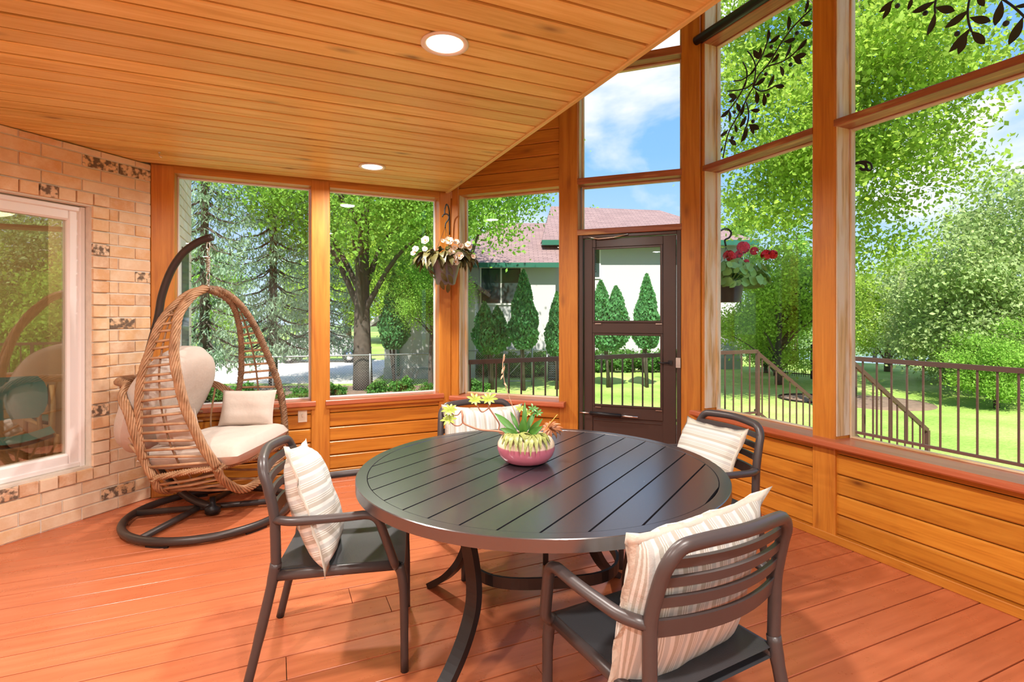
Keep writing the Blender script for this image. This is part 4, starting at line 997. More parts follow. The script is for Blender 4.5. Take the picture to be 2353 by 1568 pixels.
MB().tube(catmull([bo + wl(1022,493), bo + wl(1022,482), bo + wl(1026,470), bo + wl(1031,478, .1), bo + wl(1033,500, .2), bo + wl(1033,540, .22)], 5), .0065, 8).build('hook_bar', M_BLACK, bk)
lf = MB(); R5 = random.Random(5)
for k in range(260):
    a = R5.uniform(0, 2*PI); rr = .31*math.sqrt(R5.random()); bz = .235 + .13*R5.random()*(1 - rr/.45)
    p0 = Vector((rr*.75*math.cos(a), rr*.75*math.sin(a), bz)); dr = R5.uniform(-.10, .02) - rr*.10
    p1 = p0 + Vector((math.cos(a)*R5.uniform(.04,.10), math.sin(a)*R5.uniform(.04,.10), dr))
    blade(lf, p0, p1, R5.uniform(.035,.06), (math.cos(a)+R5.uniform(-.5,.5), math.sin(a)+R5.uniform(-.5,.5), .5), .12, 5, 0, .4, .25)
for a_, L_ in ((262, .30), (285, .34), (205, .16), (185, .14)):
    a = math.radians(a_) - YAW; p0 = Vector((.125*math.cos(a), .125*math.sin(a), .23))
    for j in range(4): blade(lf, p0 - UP*L_*.22*j + Vector((.03*math.cos(a), .03*math.sin(a), 0)), p0 - UP*(L_*.22*j + .08) + Vector((.05*math.cos(a+j), .05*math.sin(a+j), 0)), .04, (math.cos(a), math.sin(a), .2), .1, 5, 0, .4, .2)
lo2 = lf.build('foliage', M_BEGL, wbk); lo2['kind'] = 'stuff'
for x, y, r in ((430,690,80),(260,840,60),(225,910,55),(420,840,52),(830,700,80),(725,700,40),(960,720,55),(880,880,60),(935,820,50),(1040,790,52),(1160,760,60),(1190,815,50),(920,1000,62),(1010,960,80),(950,1065,70),(1250,970,48),(840,910,50)):
    flower(wbk, wl(920 + x/7.468, 460 + y/7.468, -.27 + .12*abs(x-700)/500), (-FW + UP*.35 + RT*RND.uniform(-.5,.5)), r/7.468/F*4.6*.98, 6, M_PETALW, M_EYE)

M_RED = simple('crimson_petal', (.74,.010,.035), .5)
M_GERL = simple('fresh_geranium_leaf', (.24,.50,.12), .5, noise=.3, nscale=15)
M_POTD = simple('dark_green_pot', (.045,.055,.05), .5)
gd = 4.57
g_c = at_depth(1668, 695, gd)
gb_ = thing('hanging_basket', 'dark hanging pot of red geraniums outside the corner pane', 'hanging plant', g_c)
MB().lathe(pot_profile(.148, .118, .165), 28).build('pot', M_POTD, gb_)
def gl_(u, v, dd=0): return at_depth(u, v, gd + dd) - g_c
gm = MB()
for k in range(230):
    a = R5.uniform(0, 2*PI); rr = .27*math.sqrt(R5.random()); c = Vector((rr*math.cos(a), rr*math.sin(a), .19 + .17*R5.random() - rr*.22)) + RT*.07
    nn = Vector((math.cos(a) + R5.uniform(-.7,.7), math.sin(a) + R5.uniform(-.7,.7), R5.uniform(.1,.9))).normalized(); a1 = nn.orthogonal().normalized(); a2 = nn.cross(a1); r = R5.uniform(.025,.045)
    vs = [c] + [c + (a1*math.cos(2*PI*j/9) + a2*math.sin(2*PI*j/9))*r*(1 + .12*math.sin(j*3)) + nn*r*.2 for j in range(9)]
    gm.add(vs, [(0, 1+j, 1+(j+1) % 9) for j in range(9)], True)
    gm.tube([c, Vector((c.x*.3, c.y*.3, .14))], .002, 3, cap=False)
go_ = gm.build('foliage', M_GERL, gb_); go_['kind'] = 'stuff'
for u, v, r in ((1708,569,18),(1675,588,16),(1698,584,11),(1733,577,12),(1760,586,15),(1776,585,13),(1715,602,8),(1686,590,11)):
    c = gl_(u, v, -.08); R_ = r/F*gd; m = MB()
    for k in range(26):
        d = Vector((R5.gauss(0,1), R5.gauss(0,1), R5.gauss(0,1)+.3)).normalized(); p = c + d*R_*.55
        a1 = d.orthogonal().normalized()
        for j in range(5):
            e = (Matrix.Rotation(2*PI*j/5, 3, d) @ a1); blade(m, p, p + (e + d*.35)*R_*.42, R_*.4, tuple(d), .05, 3, 0, .6)
    m.build('flower_cluster', M_RED, gb_)
    MB().tube([c, c.lerp(Vector((.05, .0, .16)), .8)], .003, 5).build('flower_stalk', M_GERL, gb_)
for k in range(3):
    a = 2*PI*k/3 + 1; MB().tube([Vector((.14*math.cos(a), .14*math.sin(a), .16)), gl_(1668, 568)], .0016, 5).build('hanger_wire', M_BLACK, gb_)
sb_ = thing('swan_bracket', 'black swan-neck iron bracket holding the red geraniums', 'bracket', W_C @ Vector((-.05, .17, 1.95)))
so = Vector(sb_.location)
gp = lambda u, v, dd=0: at_depth(u, v, gd + dd) - so
MB().tube(catmull([Vector((0, 0, 0)), (Vector((0,0,.08)) + gp(1655,530))*.5, gp(1668,526), gp(1680,534), gp(1676,546), gp(1666,552), gp(1668,566)], 5), .008, 8).build('bracket_arm', M_BLACK, sb_)
MB().box((-.012, -.03, -.10), (.012, .03, .12)).build('bracket_plate', M_BLACK, sb_)
sc_ = thing('scroll_bracket', 'black scrolled iron bracket outside the tall post', 'bracket', W_C @ Vector((1.02, .16, 2.28)))
so2 = Vector(sc_.location)
def cp_(u, v): return at_plane(u, v, (3.55, 0, 0), Vector((1,0,0))) - so2
MB().tube(catmull([Vector((0,0,0)), cp_(1945,385), cp_(1965,376), cp_(1985,372), cp_(2000,376), cp_(2003,388), cp_(1996,392), cp_(1990,386)], 5), .010, 8, flat=.5).build('scroll', M_BLACK, sc_)
MB().tube(catmull([cp_(1975,374), cp_(1988,378), cp_(1990,388), cp_(1982,390), cp_(1976,386)], 5), .010, 8, flat=.5).build('scroll_curl', M_BLACK, sc_)
MB().tube([Vector((0,0,-.22)), cp_(1955,378)], .007, 8).build('brace', M_BLACK, sc_)

# ------------------------------------------------------------------ outside: ground
GZ = -0.8
def grass_mat(name, a, b_, c):
    m, nt, bs, N, L = newmat(name)
    ge = N('ShaderNodeNewGeometry'); n1 = N('ShaderNodeTexNoise'); n1.inputs['Scale'].default_value = .55; n1.inputs['Detail'].default_value = 6; L(ge.outputs['Position'], n1.inputs['Vector'])
    n2 = N('ShaderNodeTexNoise'); n2.inputs['Scale'].default_value = 22; n2.inputs['Detail'].default_value = 4; L(ge.outputs['Position'], n2.inputs['Vector'])
    ad = N('ShaderNodeMath'); ad.operation = 'MULTIPLY_ADD'; ad.inputs[1].default_value = .5; L(n2.outputs['Fac'], ad.inputs[0]); sb = N('ShaderNodeMath'); sb.operation = 'SUBTRACT'; sb.inputs[1].default_value = .25; L(n1.outputs['Fac'], sb.inputs[0]); L(sb.outputs[0], ad.inputs[2])
    cr = ramp(nt, [(.3, a), (.5, b_), (.7, c)]); L(ad.outputs[0], cr.inputs[0]); L(cr.outputs[0], bs.inputs['Base Color']); bs.inputs['Roughness'].default_value = .9
    bp = N('ShaderNodeBump'); bp.inputs['Strength'].default_value = .6; bp.inputs['Distance'].default_value = .05; L(n2.outputs['Fac'], bp.inputs['Height']); L(bp.outputs[0], bs.inputs['Normal'])
    return m
M_LAWN = grass_mat('sunny_lawn', (.21,.36,.05), (.33,.48,.10), (.46,.58,.18))
M_GRAVEL = simple('pale_gravel', (.80,.75,.70), .95, noise=.25, nscale=3, bump=.3)
M_MULCH = simple('dark_mulch', (.22,.15,.11), .95, noise=.5, nscale=9, bump=.8)
W_N = frame((0, 0, 0), RT, FW)                                   # lateral, depth, up
def ld(lat, d, z=GZ): return W_N @ Vector((lat, d, z))
def poly_obj(name, pts, z0, z1, mat):
    return MB().prism(pts, z0, z1).build(name, mat, None, W_N)
g = poly_obj('ground', [(-60, -30), (32, -30), (26, 6), (22, 20), (14, 27), (6, 36), (2, 75), (-60, 75)], GZ - 1.5, GZ, M_LAWN)
structure('', 'sunny green lawn running down from the porch', 'lawn', g)
tag(poly_obj('road', [(-50, 21.5), (-5.2, 21.5), (-5.6, 26.5), (-50, 26.5)], GZ - .02, GZ + .012, M_GRAVEL), 'pale sunlit road beyond the chain-link fence', 'road', kind='structure')
tag(poly_obj('driveway', [(-30, 17.2), (-4.6, 17.2), (-4.9, 21.5), (-30, 21.5)], GZ - .02, GZ + .02, M_GRAVEL), 'pale gravel drive in front of the neighbouring garage', 'driveway', kind='structure')
tag(poly_obj('garden_bed', [(-14, 12.6), (-1.2, 12.6), (-1.0, 16.6), (-14, 16.6)], GZ - .02, GZ + .015, M_MULCH), 'dark leafy soil strip along the chain-link fence', 'garden bed', kind='structure')
M_WATER = simple('pale_river', (.30,.42,.55), .08, 0, .6)
tag(poly_obj('river', [(-20, 40), (250, -80), (400, 200), (-20, 400)], -6.2, -5.0, M_WATER), 'pale blue river between the far trees', 'river', kind='structure')
bank = poly_obj('far_bank', [(-120, 150), (320, 60), (340, 200), (-120, 260)], -6, -3.0, grass_mat('far_grass', (.10,.2,.04), (.16,.28,.06), (.22,.34,.1)))
structure('', 'distant green river bank', 'bank', bank)
def bed(lat, d, r, label):
    t = thing('flower_bed', label, 'flower bed', ld(lat, d), 0, 'mulched beds in the lawn')
    MB().lathe([(0, .05), (r*.7, .045), (r, .01), (r, -.05)], 28, cap=False).build('mulch', M_MULCH, t)
    if r < 1: MB().tube([Vector((r*math.cos(2*PI*i/40), r*math.sin(2*PI*i/40), .03)) for i in range(40)], .02, 6, closed=True).build('edging', M_BLACK, t)
p = at_z(1862, 918, GZ); bed((p).dot(RT), (p).dot(FW), .75, 'round mulched bed with black edging beyond the stair rail')
p = at_z(2010, 925, GZ); bed((p).dot(RT), (p).dot(FW), 1.25, 'mulched bed around the foot of the tall tree')

# ------------------------------------------------------------------ deck, stairs and railings outside
dk = thing('deck', 'red boarded deck outside the porch windows', 'deck', kind='structure')
for k in range(int(8.6/.154)):
    y1 = 5.38 - .154*k; x0 = 3.27 if y1 < 3.3 else max(3.27 - (y1-3.3)*.95 + .12, 1.6)
    timber('deck_board', W_I, (x0, y1 - .149, -.045), (5.98, y1, -.012), M_FLOOR, dk, .003, axis=0)
timber('fascia', W_I, (5.94, -3.2, -.35), (5.98, 5.38, -.045), M_BROWNMETAL, dk, .003)
for k in range(5):
    timber('stair_tread', W_I, (5.98 + .29*k, 4.0, -.20 - .155*k), (6.30 + .29*k, 5.3, -.165 - .155*k), M_FLOOR, dk, .004, axis=1)
M_RAILPAINT = simple('brown_railing_paint', (.105,.056,.044), .40, .1)
def railing(label, p0, p1, n, ends=(True, True), zt=.905, zb=.085):
    """level or sloping railing from p0 to p1 (deck-level points)"""
    p0 = Vector(p0); p1 = Vector(p1); t = thing('deck_railing', label, 'railing', p0)
    d = p1 - p0
    M4 = dict(twist=PI/4)
    MB().tube([UP*zt, d + UP*zt], .034, 4, flat=.62, up=(0,0,1), **M4).build('top_rail', M_RAILPAINT, t)
    MB().tube([UP*zb, d + UP*zb], .020, 4, up=(0,0,1), **M4).build('bottom_rail', M_RAILPAINT, t)
    bm = None
    for k in range(1, n):
        q = d*(k/n)
        if bm is None: bm = MB().tube([UP*zb, UP*zt], .0105, 4, up=(1,0,0), **M4).mesh('baluster', M_RAILPAINT)
        o = bpy.data.objects.new('baluster', bm); o.location = q; link(o, t)
    for e, q in zip(ends, (Vector((0,0,0)), d)):
        if e: MB().tube([q - UP*.02, q + UP*zt], .030, 4, up=(1,0,0), **M4).build('post', M_RAILPAINT, t)
    return t
railing('brown metal railing crossing behind the door, ending at the stair post', (1.70, 5.22, 0), (5.95, 5.22, 0), 29)
railing('long brown metal railing along the outer edge of the deck', (5.93, 3.95, 0), (5.93, 2.0, 0), 13, (False, True))
railing('brown metal railing section nearer the rear of the deck', (5.93, 2.0, 0), (5.93, -3.0, 0), 33, (False, True))
railing('sloping stair railing running down from the corner post', (5.99, 5.30, 0), (7.35, 5.30, -.86), 10, (False, True), .905, .10)
railing('sloping stair railing on the deck side of the steps', (5.97, 4.00, 0), (7.50, 4.00, -.96), 10, (True, True), .905, .10)

# ------------------------------------------------------------------ trees
def leaf_mat(name, base, trans, var=.35):
    m, nt, b, N, L = newmat(name); nt.nodes.remove(b); out = nt.nodes['Material Output']
    ge = N('ShaderNodeNewGeometry'); mr = N('ShaderNodeMapRange'); mr.inputs['To Min'].default_value = 1-var; mr.inputs['To Max'].default_value = 1+var; L(ge.outputs['Random Per Island'], mr.inputs['Value'])
    def hs(c):
        h = N('ShaderNodeHueSaturation'); h.inputs['Color'].default_value = (*c, 1); L(mr.outputs[0], h.inputs['Value']); return h.outputs[0]
    df = N('ShaderNodeBsdfDiffuse'); L(hs(base), df.inputs[0]); tl = N('ShaderNodeBsdfTranslucent'); L(hs(trans), tl.inputs[0])
    mx = N('ShaderNodeMixShader'); mx.inputs[0].default_value = .42; L(df.outputs[0], mx.inputs[1]); L(tl.outputs[0], mx.inputs[2]); L(mx.outputs[0], out.inputs['Surface']); return m
LM = {'lime': leaf_mat('lime_leaf', (.34,.50,.09), (.52,.70,.10)), 'green': leaf_mat('green_leaf', (.26,.47,.09), (.42,.66,.10)),
      'silver': leaf_mat('pale_silver_leaf', (.40,.52,.24), (.45,.60,.18)), 'dark': leaf_mat('dark_leaf', (.10,.25,.06), (.18,.36,.06)),
      'spruce': leaf_mat('blue_spruce_needle', (.36,.50,.37), (.32,.46,.27)), 'cedar': leaf_mat('cedar_scale', (.12,.33,.13), (.16,.38,.10))}
M_BARK = simple('grey_brown_bark', (.085,.068,.056), .95, noise=.45, nscale=7, bump=.9)
M_BARKP = simple('pale_bark', (.42,.36,.30), .9, noise=.3, nscale=5, bump=.6)
def leaves_np(C, size, elong, rs, droop=0.0, upb=.6):
    n = len(C); d = rs.randn(n, 3); d[:, 2] -= droop*2; d /= np.linalg.norm(d, axis=1)[:, None]
    nm = rs.randn(n, 3); nm[:, 2] += upb; s = np.cross(d, nm); s /= np.linalg.norm(s, axis=1)[:, None] + 1e-9
    sz = size*(.6 + .8*rs.rand(n, 1)); h = d*sz; w = s*sz*elong*.5
    V = np.stack([C - h*.5, C + w, C + h*.5, C - w], 1).reshape(-1, 3); Q = np.arange(4*n).reshape(-1, 4)
    return V, Q
def cluster_points(centers, sig, n, rs, flat=.65):
    idx = rs.randint(0, len(centers), n); return centers[idx] + rs.randn(n, 3)*np.array([sig, sig, sig*flat])
TREES = {}
def broadleaf(key, h, base, rx, rz, n, size, mat, seed, trunk_r=.16, clusters=70, bark=None, lean=0.0):
    """a trunk with limbs to leaf clusters; returns meshes (trunk, foliage)"""
    if key in TREES: return TREES[key]
    rs = np.random.RandomState(seed); cz = base + rz
    v = rs.randn(clusters, 3); v /= np.linalg.norm(v, axis=1)[:, None]; r = rs.rand(clusters, 1)**.42
    C = v*r*np.array([rx, rx, rz]) + np.array([lean*.6, 0, cz])
    P = cluster_points(C, rx*.17, n, rs); V, Q = leaves_np(P, size, .62, rs)
    fm = np_mesh('foliage', V, Q, LM[mat])
    m = MB(); top = cz + rz*.55
    tp = catmull([(0, 0, 0), (lean*.1, .03, h*.2), (lean*.4, -.05, cz*.8), (lean*.6, .05, top)], 5)
    m.tube(tp, [trunk_r*(1.25 - 1.1*i/(len(tp)-1)) for i in range(len(tp))], 10)
    for k in range(14):
        c = Vector(C[k]); t = max(base*.6, c.z - rz*.5 - .3); a = min(tp, key=lambda q: abs(q.z - t))
        m.tube(catmull([a, a.lerp(c, .5) + Vector((0, 0, .1*rz)), c], 4), [trunk_r*.42*(1 - .09*i) for i in range(9)], 6)
    TREES[key] = (m.mesh('trunk', bark or M_BARK), fm); return TREES[key]
def conifer(key, h, base, rx, n, size, mat, seed, trunk_r=.16):
    if key in TREES: return TREES[key]
    rs = np.random.RandomState(seed); m = MB(); m.tube([(0,0,0), (0,0,h*.5), (0,0,h)], [trunk_r, trunk_r*.62, .02], 10); pts = []
    z = base
    while z < h*.98:
        k = 1 - (z-base)/(h-base); L_ = rx*(k**.8)*rs.uniform(.75, 1.1); nb = 6
        for j in range(nb):
            a = 2*PI*(j + rs.rand()*.7)/nb; L2 = L_*rs.uniform(.6, 1.05); e = np.array([math.cos(a), math.sin(a)])
            q = [Vector((e[0]*L2*t, e[1]*L2*t, z - .30*L2*math.sin(t*PI*.75)*1.0 + .12*L2*max(0, t-.7))) for t in (0, .35, .7, 1)]
            m.tube(q, [.03*k+.008, .02*k+.006, .012, .005], 4, cap=False)
            cnt = int(n*L2/ (rx*nb*((h-base)/.42))*2.0) + 4
            t = rs.rand(cnt)**.7; base_p = np.stack([e[0]*L2*t, e[1]*L2*t, z - .30*L2*np.sin(t*PI*.75)], 1)
            pts.append(base_p + rs.randn(cnt, 3)*np.array([.13*L2**.5, .13*L2**.5, .05]) - np.array([0, 0, 1])*(rs.rand(cnt, 1)*.22*L2**.5))
        z += rs.uniform(.32, .5)
    V, Q = leaves_np(np.concatenate(pts), size, .28, rs, .8, .3)
    TREES[key] = (m.mesh('trunk', M_BARK), np_mesh('foliage', V, Q, LM[mat])); return TREES[key]
def cedar(key, h, base, rx, n, seed, twin=False):
    if key in TREES: return TREES[key]
    rs = np.random.RandomState(seed); t = rs.rand(n); prof = np.minimum(1, .35 + .65*(t/.22)**.8)*np.clip(1 - t, 0, 1)**.75*1.28
    prof = np.minimum(prof, 1.0); a = rs.rand(n)*2*PI; r = rx*prof*(.62 + .42*rs.rand(n))*(1 + .12*np.sin(a*3 + t*17))
    P = np.stack([r*np.cos(a), r*np.sin(a), base + t*(h-base)], 1)
    if twin:
        k = rs.rand(n) < .5; P[k, 0] -= rx*.45*np.clip(t[k]*1.6, 0, 1); P[~k, 0] += rx*.45*np.clip(t[~k]*1.6, 0, 1); P[~k, 2] = base + (P[~k, 2]-base)*.92
    V, Q = leaves_np(P, .115, .5, rs, -.9, .2)
    m = MB()
    for k in range(4): m.tube([(rs.uniform(-.06,.06), rs.uniform(-.06,.06), 0), (rs.uniform(-.10,.10), rs.uniform(-.1,.1), base), (rs.uniform(-.1,.1), rs.uniform(-.1,.1), h*.6)], [.045, .03, .012], 6)
    TREES[key] = (m.mesh('trunk', M_BARK), np_mesh('foliage', V, Q, LM['cedar'])); return TREES[key]
def plant(meshes, name, label, loc, rz=0.0, sc=1.0, group=None, cat='tree'):
    t = thing(name, label, cat, loc, rz, group); t.scale = (sc, sc, sc)
    for me, nm in zip(meshes, ('trunk', 'foliage')):
        o = bpy.data.objects.new(nm, me); link(o, t)
        if nm == 'foliage': o['kind'] = 'stuff'
    return t
def gz(u, v): return at_z(u, v, GZ)
def gd_(u, d): return Vector((*(at_depth(u, VY, d).xy), GZ))
# the tall tree whose crown hangs over the stair side
plant(broadleaf('tall', 13, 3.3, 2.55, 4.4, 70000, .105, 'lime', 21, .12, 120, M_BARKP, -.3), 'tall_tree', 'tall bright tree with drooping crown beside the steps', gd_(1944, 11.6), .3)
plant(broadleaf('lime', 6, .5, 1.9, 2.0, 36000, .085, 'lime', 22, .10, 60), 'yellow_green_tree', 'bushy yellow-green tree behind the red geraniums', gd_(1790, 17), .2)
plant(broadleaf('slim', 9, 2.0, 1.0, 3.1, 9000, .11, 'green', 23, .10, 40), 'slim_tree', 'slim open tree rising behind the geraniums', gd_(1700, 24), 1.2)
plant(broadleaf('slim', 9, 2.0, 1.0, 3.1, 9000, .11, 'green', 23, .10, 40), 'slim_tree', 'slim open tree behind the tall tree by the river', gd_(1830, 26), 2.2, .9)
plant(broadleaf('silver', 7, .3, 2.5, 2.75, 44000, .11, 'silver', 24, .14, 80), 'silver_leaved_tree', 'broad pale silver-green tree beyond the deck railing', gd_(2310, 14.5), .4)
plant(broadleaf('lime', 6, .5, 1.9, 2.0, 36000, .085, 'lime', 22, .10, 60), 'yellow_green_tree', 'bushy yellow-green tree left of the silver tree', gd_(2040, 21), 2.0, 1.05)
plant(broadleaf('silver', 7, .3, 2.5, 2.75, 44000, .11, 'silver', 24, .14, 80), 'silver_leaved_tree', 'smaller pale tree filling behind the railing balusters', gd_(2170, 18), 2.0, .66)
plant(broadleaf('green', 5, .2, 1.6, 1.5, 20000, .09, 'green', 25, .08, 45), 'green_shrub', 'low green shrub at the lawn edge under the silver tree', gd_(2290, 12.6), .4, .62, cat='shrub')
plant(broadleaf('green', 5, .2, 1.6, 1.5, 20000, .09, 'green', 25, .08, 45), 'green_shrub', 'low green shrub by the black iron fence', gd_(1760, 20.5), 1.4, .8, cat='shrub')
for i, (u, d, s) in enumerate(((1620, 46, 1.0), (1760, 50, .9), (1900, 52, 1.0), (2010, 60, 1.0), (2090, 75, 1.15), (2180, 60, 1.0), (2300, 55, 1.0), (2420, 50, 1.1), (2560, 40, 1.0))):
    t = plant(broadleaf('silver', 7, .3, 2.5, 2.75, 44000, .11, 'silver', 24, .14, 80), 'far_tree', 'hazy far tree on the river bank, ' + ('behind the corner post', 'behind the yellow-green tree', 'behind the tall post', 'left of the bank dip', 'the farthest of all', 'behind the smaller pale tree', 'behind the broad silver tree', 'past the broad silver tree', 'well past the silver tree')[i], gd_(u, d), i*1.3, s*1.25, 'far trees on the river bank')
    t.location.z = -3.5
# trees to the right of the frame that show in the house window glass
for i, (x, y, k, lb) in enumerate(((13, -3, 'lime', 'bushy yellow-green tree off beyond the rear deck railing'), (17, -7, 'silver', 'pale tree off beyond the rear deck railing'), (12.5, 0.6, 'green', 'green shrub off beyond the rear deck railing'), (20, -2, 'silver', 'second pale tree farther off the rear deck'), (16, 1.2, 'lime', 'second yellow-green tree off the deck side'))):
    plant(TREES[k], {'lime': 'yellow_green_tree', 'silver': 'silver_leaved_tree', 'green': 'green_shrub'}[k], lb, Vector((x, y, GZ)), i*1.1, 1.15)
# street side, seen through the two left windows
spr = conifer('spruce', 15, 1.6, 2.0, 14000, .15, 'spruce', 31, .14)
plant(spr, 'blue_spruce', 'tall blue spruce with bare lower trunk behind the hanging chair', gd_(628, 16.5), .3)
plant(spr, 'blue_spruce', 'blue spruce with low sweeping boughs beyond the brick bump-out', gd_(470, 14.0), 1.9, .92)
plant(spr, 'blue_spruce', 'blue spruce farther down the street side', gd_(735, 19.5), 3.1, .95)
plant(broadleaf('big', 14, 3.1, 3.5, 4.6, 40000, .125, 'green', 33, .24, 80), 'street_tree', 'large leafy tree with thick dark trunk behind the chain-link fence', gd_(834, 15.8), .9)
plant(broadleaf('over', 9, 3.9, 2.5, 2.3, 32000, .10, 'green', 34, .15, 70), 'overhanging_tree', 'leafy tree spreading over the neighbouring roof', gd_(1065, 13.6), .2)
plant(broadleaf('limeB', 8, .8, 2.4, 3.0, 28000, .13, 'green', 35, .14, 60), 'leafy_tree', 'bright leafy tree by the road beside the spruces', gd_(470, 25), .5, .8)
plant(TREES['over'], 'leafy_tree', 'bright leafy tree beside the neighbouring garage', gd_(990, 15.6), 1.5, .45)
for i, (u, d, s) in enumerate(((400, 44, .55), (520, 50, .5), (690, 46, .6), (800, 44, 1.1), (890, 40, 1.0), (960, 48, 1.1), (1040, 42, .9))):
    plant(broadleaf('bigB', 14, 1.2, 3.6, 5.2, 42000, .17, 'lime', 36, .22, 70), 'background_tree', 'tall leafy background tree beyond the road, ' + ('behind the brick bump-out', 'behind the low-boughed spruce', 'behind the bare-trunked spruce', 'behind the parked car', 'behind the big trunk', 'behind the garage cedar', 'behind the corner post')[i], gd_(u, d), i*.9, s, 'tall trees beyond the road')
for i, (u, d) in enumerate(((1390, 42), (1450, 44), (1340, 40))): plant(TREES['limeB'], 'rooftop_tree', ('round leafy tree top over the middle of the neighbouring roof', 'lower leafy tree top over the sloping end of the neighbouring roof', 'leafy tree top over the roof above the door hinge side')[i], gd_(u, d), i*1.7, 1.42, 'tree tops over the neighbouring roof')
c1 = cedar('cedarA', 3.45, 1.22, .43, 8000, 41); c2 = cedar('cedarB', 2.5, 1.05, .46, 6000, 42, True); c3 = cedar('cedarT', 3.25, 1.15, .52, 9000, 43, True)
plant(c1, 'pruned_cedar', 'pointed cedar beside the neighbouring garage', gd_(905, 16.0), .3, 1.0)
plant(c2, 'pruned_cedar', 'short rounded cedar on thin stems under the neighbour window', gd_(1128, 15.9), .1, 1.03)
plant(c1, 'pruned_cedar', 'tall pointed cedar against the white wall by the neighbour window', gd_(1203, 15.6), 1.4, 1.02)
plant(c1, 'pruned_cedar', 'pointed cedar half hidden by the post beside the door', gd_(1280, 15.9), 2.2, .84)
plant(c3, 'pruned_cedar', 'twin-topped cedar seen through the door glass', gd_(1398, 16.3), -YAW, 1.0)
plant(c1, 'pruned_cedar', 'slender cedar against the white wall on the latch side of the door', gd_(1486, 16.3), .7, 1.0)
plant(c1, 'pruned_cedar', 'cedar standing behind the corner post', gd_(1600, 16.6), .7, .95)
bush = broadleaf('bush', 1.0, .02, .55, .40, 2600, .11, 'dark', 44, .02, 26)
for i, (u, d) in enumerate(((450, 13.2), (500, 13.6), (560, 13.2), (640, 13.4), (690, 13.0), (735, 14.0), (775, 14.2), (870, 14.4), (930, 14.4), (985, 14.6), (1050, 14.8), (1090, 14.0))):
    plant(bush, 'low_bush', 'low leafy bush growing along the chain-link fence, ' + ('beneath the first spruce', 'by the brick bump-out', 'beneath the second spruce', 'behind the hanging chair', 'left of the square post', 'right of the square post', 'at the foot of the big trunk', 'between trunk and cedar', 'at the foot of the garage cedar', 'before the garage wall', 'behind the corner post', 'before the short cedar')[i], gd_(u, d), i*1.1, .42 + .2*((i*7) % 3)/2, 'low bushes along the fence', 'bush')
for i, (u, d) in enumerate(((1110, 19.3), (1160, 19.2), (1215, 19.2), (1240, 19.6), (1360, 20.9), (1400, 20.9), (1445, 20.9), (1490, 20.9), (1530, 20.9), (1570, 20.9))):
    plant(bush, 'foundation_bush', 'clipped dark bush along the neighbouring house wall, ' + ('under the wide window', 'behind the short cedar', 'behind the tall cedar', 'by the cooling unit', 'under the small low window', 'behind the twin-topped cedar', 'right of the twin-topped cedar', 'behind the slender cedar', 'right of the slender cedar', 'behind the door latch')[i], gd_(u, d), i*.7, 1.05, 'bushes along the neighbouring house', 'bush')

# ------------------------------------------------------------------ neighbouring white house
M_STUCCO = simple('white_stucco', (.52,.52,.535), .9, noise=.03, nscale=30)
M_CONC = simple('grey_foundation', (.42,.42,.43), .9, noise=.15, nscale=4)
M_FASCIA = simple('dark_green_fascia', (.02,.13,.085), .4)
def shingle_mat():
    m, nt, b, N, L = newmat('mauve_shingles')
    tc = N('ShaderNodeTexCoord'); mp = N('ShaderNodeMapping'); mp.inputs['Scale'].default_value = (1, 1, 1); L(tc.outputs['Object'], mp.inputs[0])
    br = N('ShaderNodeTexBrick'); br.inputs['Scale'].default_value = 1.0; br.inputs['Brick Width'].default_value = .35; br.inputs['Row Height'].default_value = .14; br.inputs['Mortar Size'].default_value = .012
    br.inputs['Color1'].default_value = (.235,.155,.155,1); br.inputs['Color2'].default_value = (.31,.21,.205,1); br.inputs['Mortar'].default_value = (.14,.095,.10,1); L(mp.outputs[0], br.inputs['Vector'])
    L(br.outputs[0], b.inputs['Base Color']); b.inputs['Roughness'].default_value = .95; return m
M_SHING = shingle_mat()
nh = thing('neighbour_house', 'white stucco house with mauve shingle roof and green fascia', 'house', ld(2, 22), -YAW)
HX, HY = 2.0, 22.0
def hv(lat, d, z): return (lat - HX, d - HY, z - GZ)
def hbox(name, lat0, lat1, d0, d1, z0, z1, mat, par=nh): return MB().box(hv(lat0, d0, z0), hv(lat1, d1, z1)).build(name, mat, par)
def roof_plane(name, pts, mat=M_SHING, th=.12, par=nh):
    """a roof slope with local x along its eave and y up the slope, so the shingle rows follow it"""
    P = [Vector(hv(*p)) for p in pts]; ex = (P[1]-P[0]).normalized(); nn = ex.cross(P[-1]-P[0]).normalized(); ey = nn.cross(ex)
    M = Matrix.Identity(4)
    for i, c in enumerate((ex, ey, nn)):
        for r in range(3): M[r][i] = c[r]
    M.translation = P[0]; Mi = M.inverted(); L_ = [Mi @ q for q in P]; n = len(L_)
    vs = [q for q in L_] + [q - Vector((0, 0, th)) for q in L_]
    fs = [tuple(range(n)), tuple(range(n, 2*n))[::-1]] + [(i, i+n, (i+1) % n + n, (i+1) % n) for i in range(n)]
    return MB().add(vs, fs).build(name, mat, par, M)
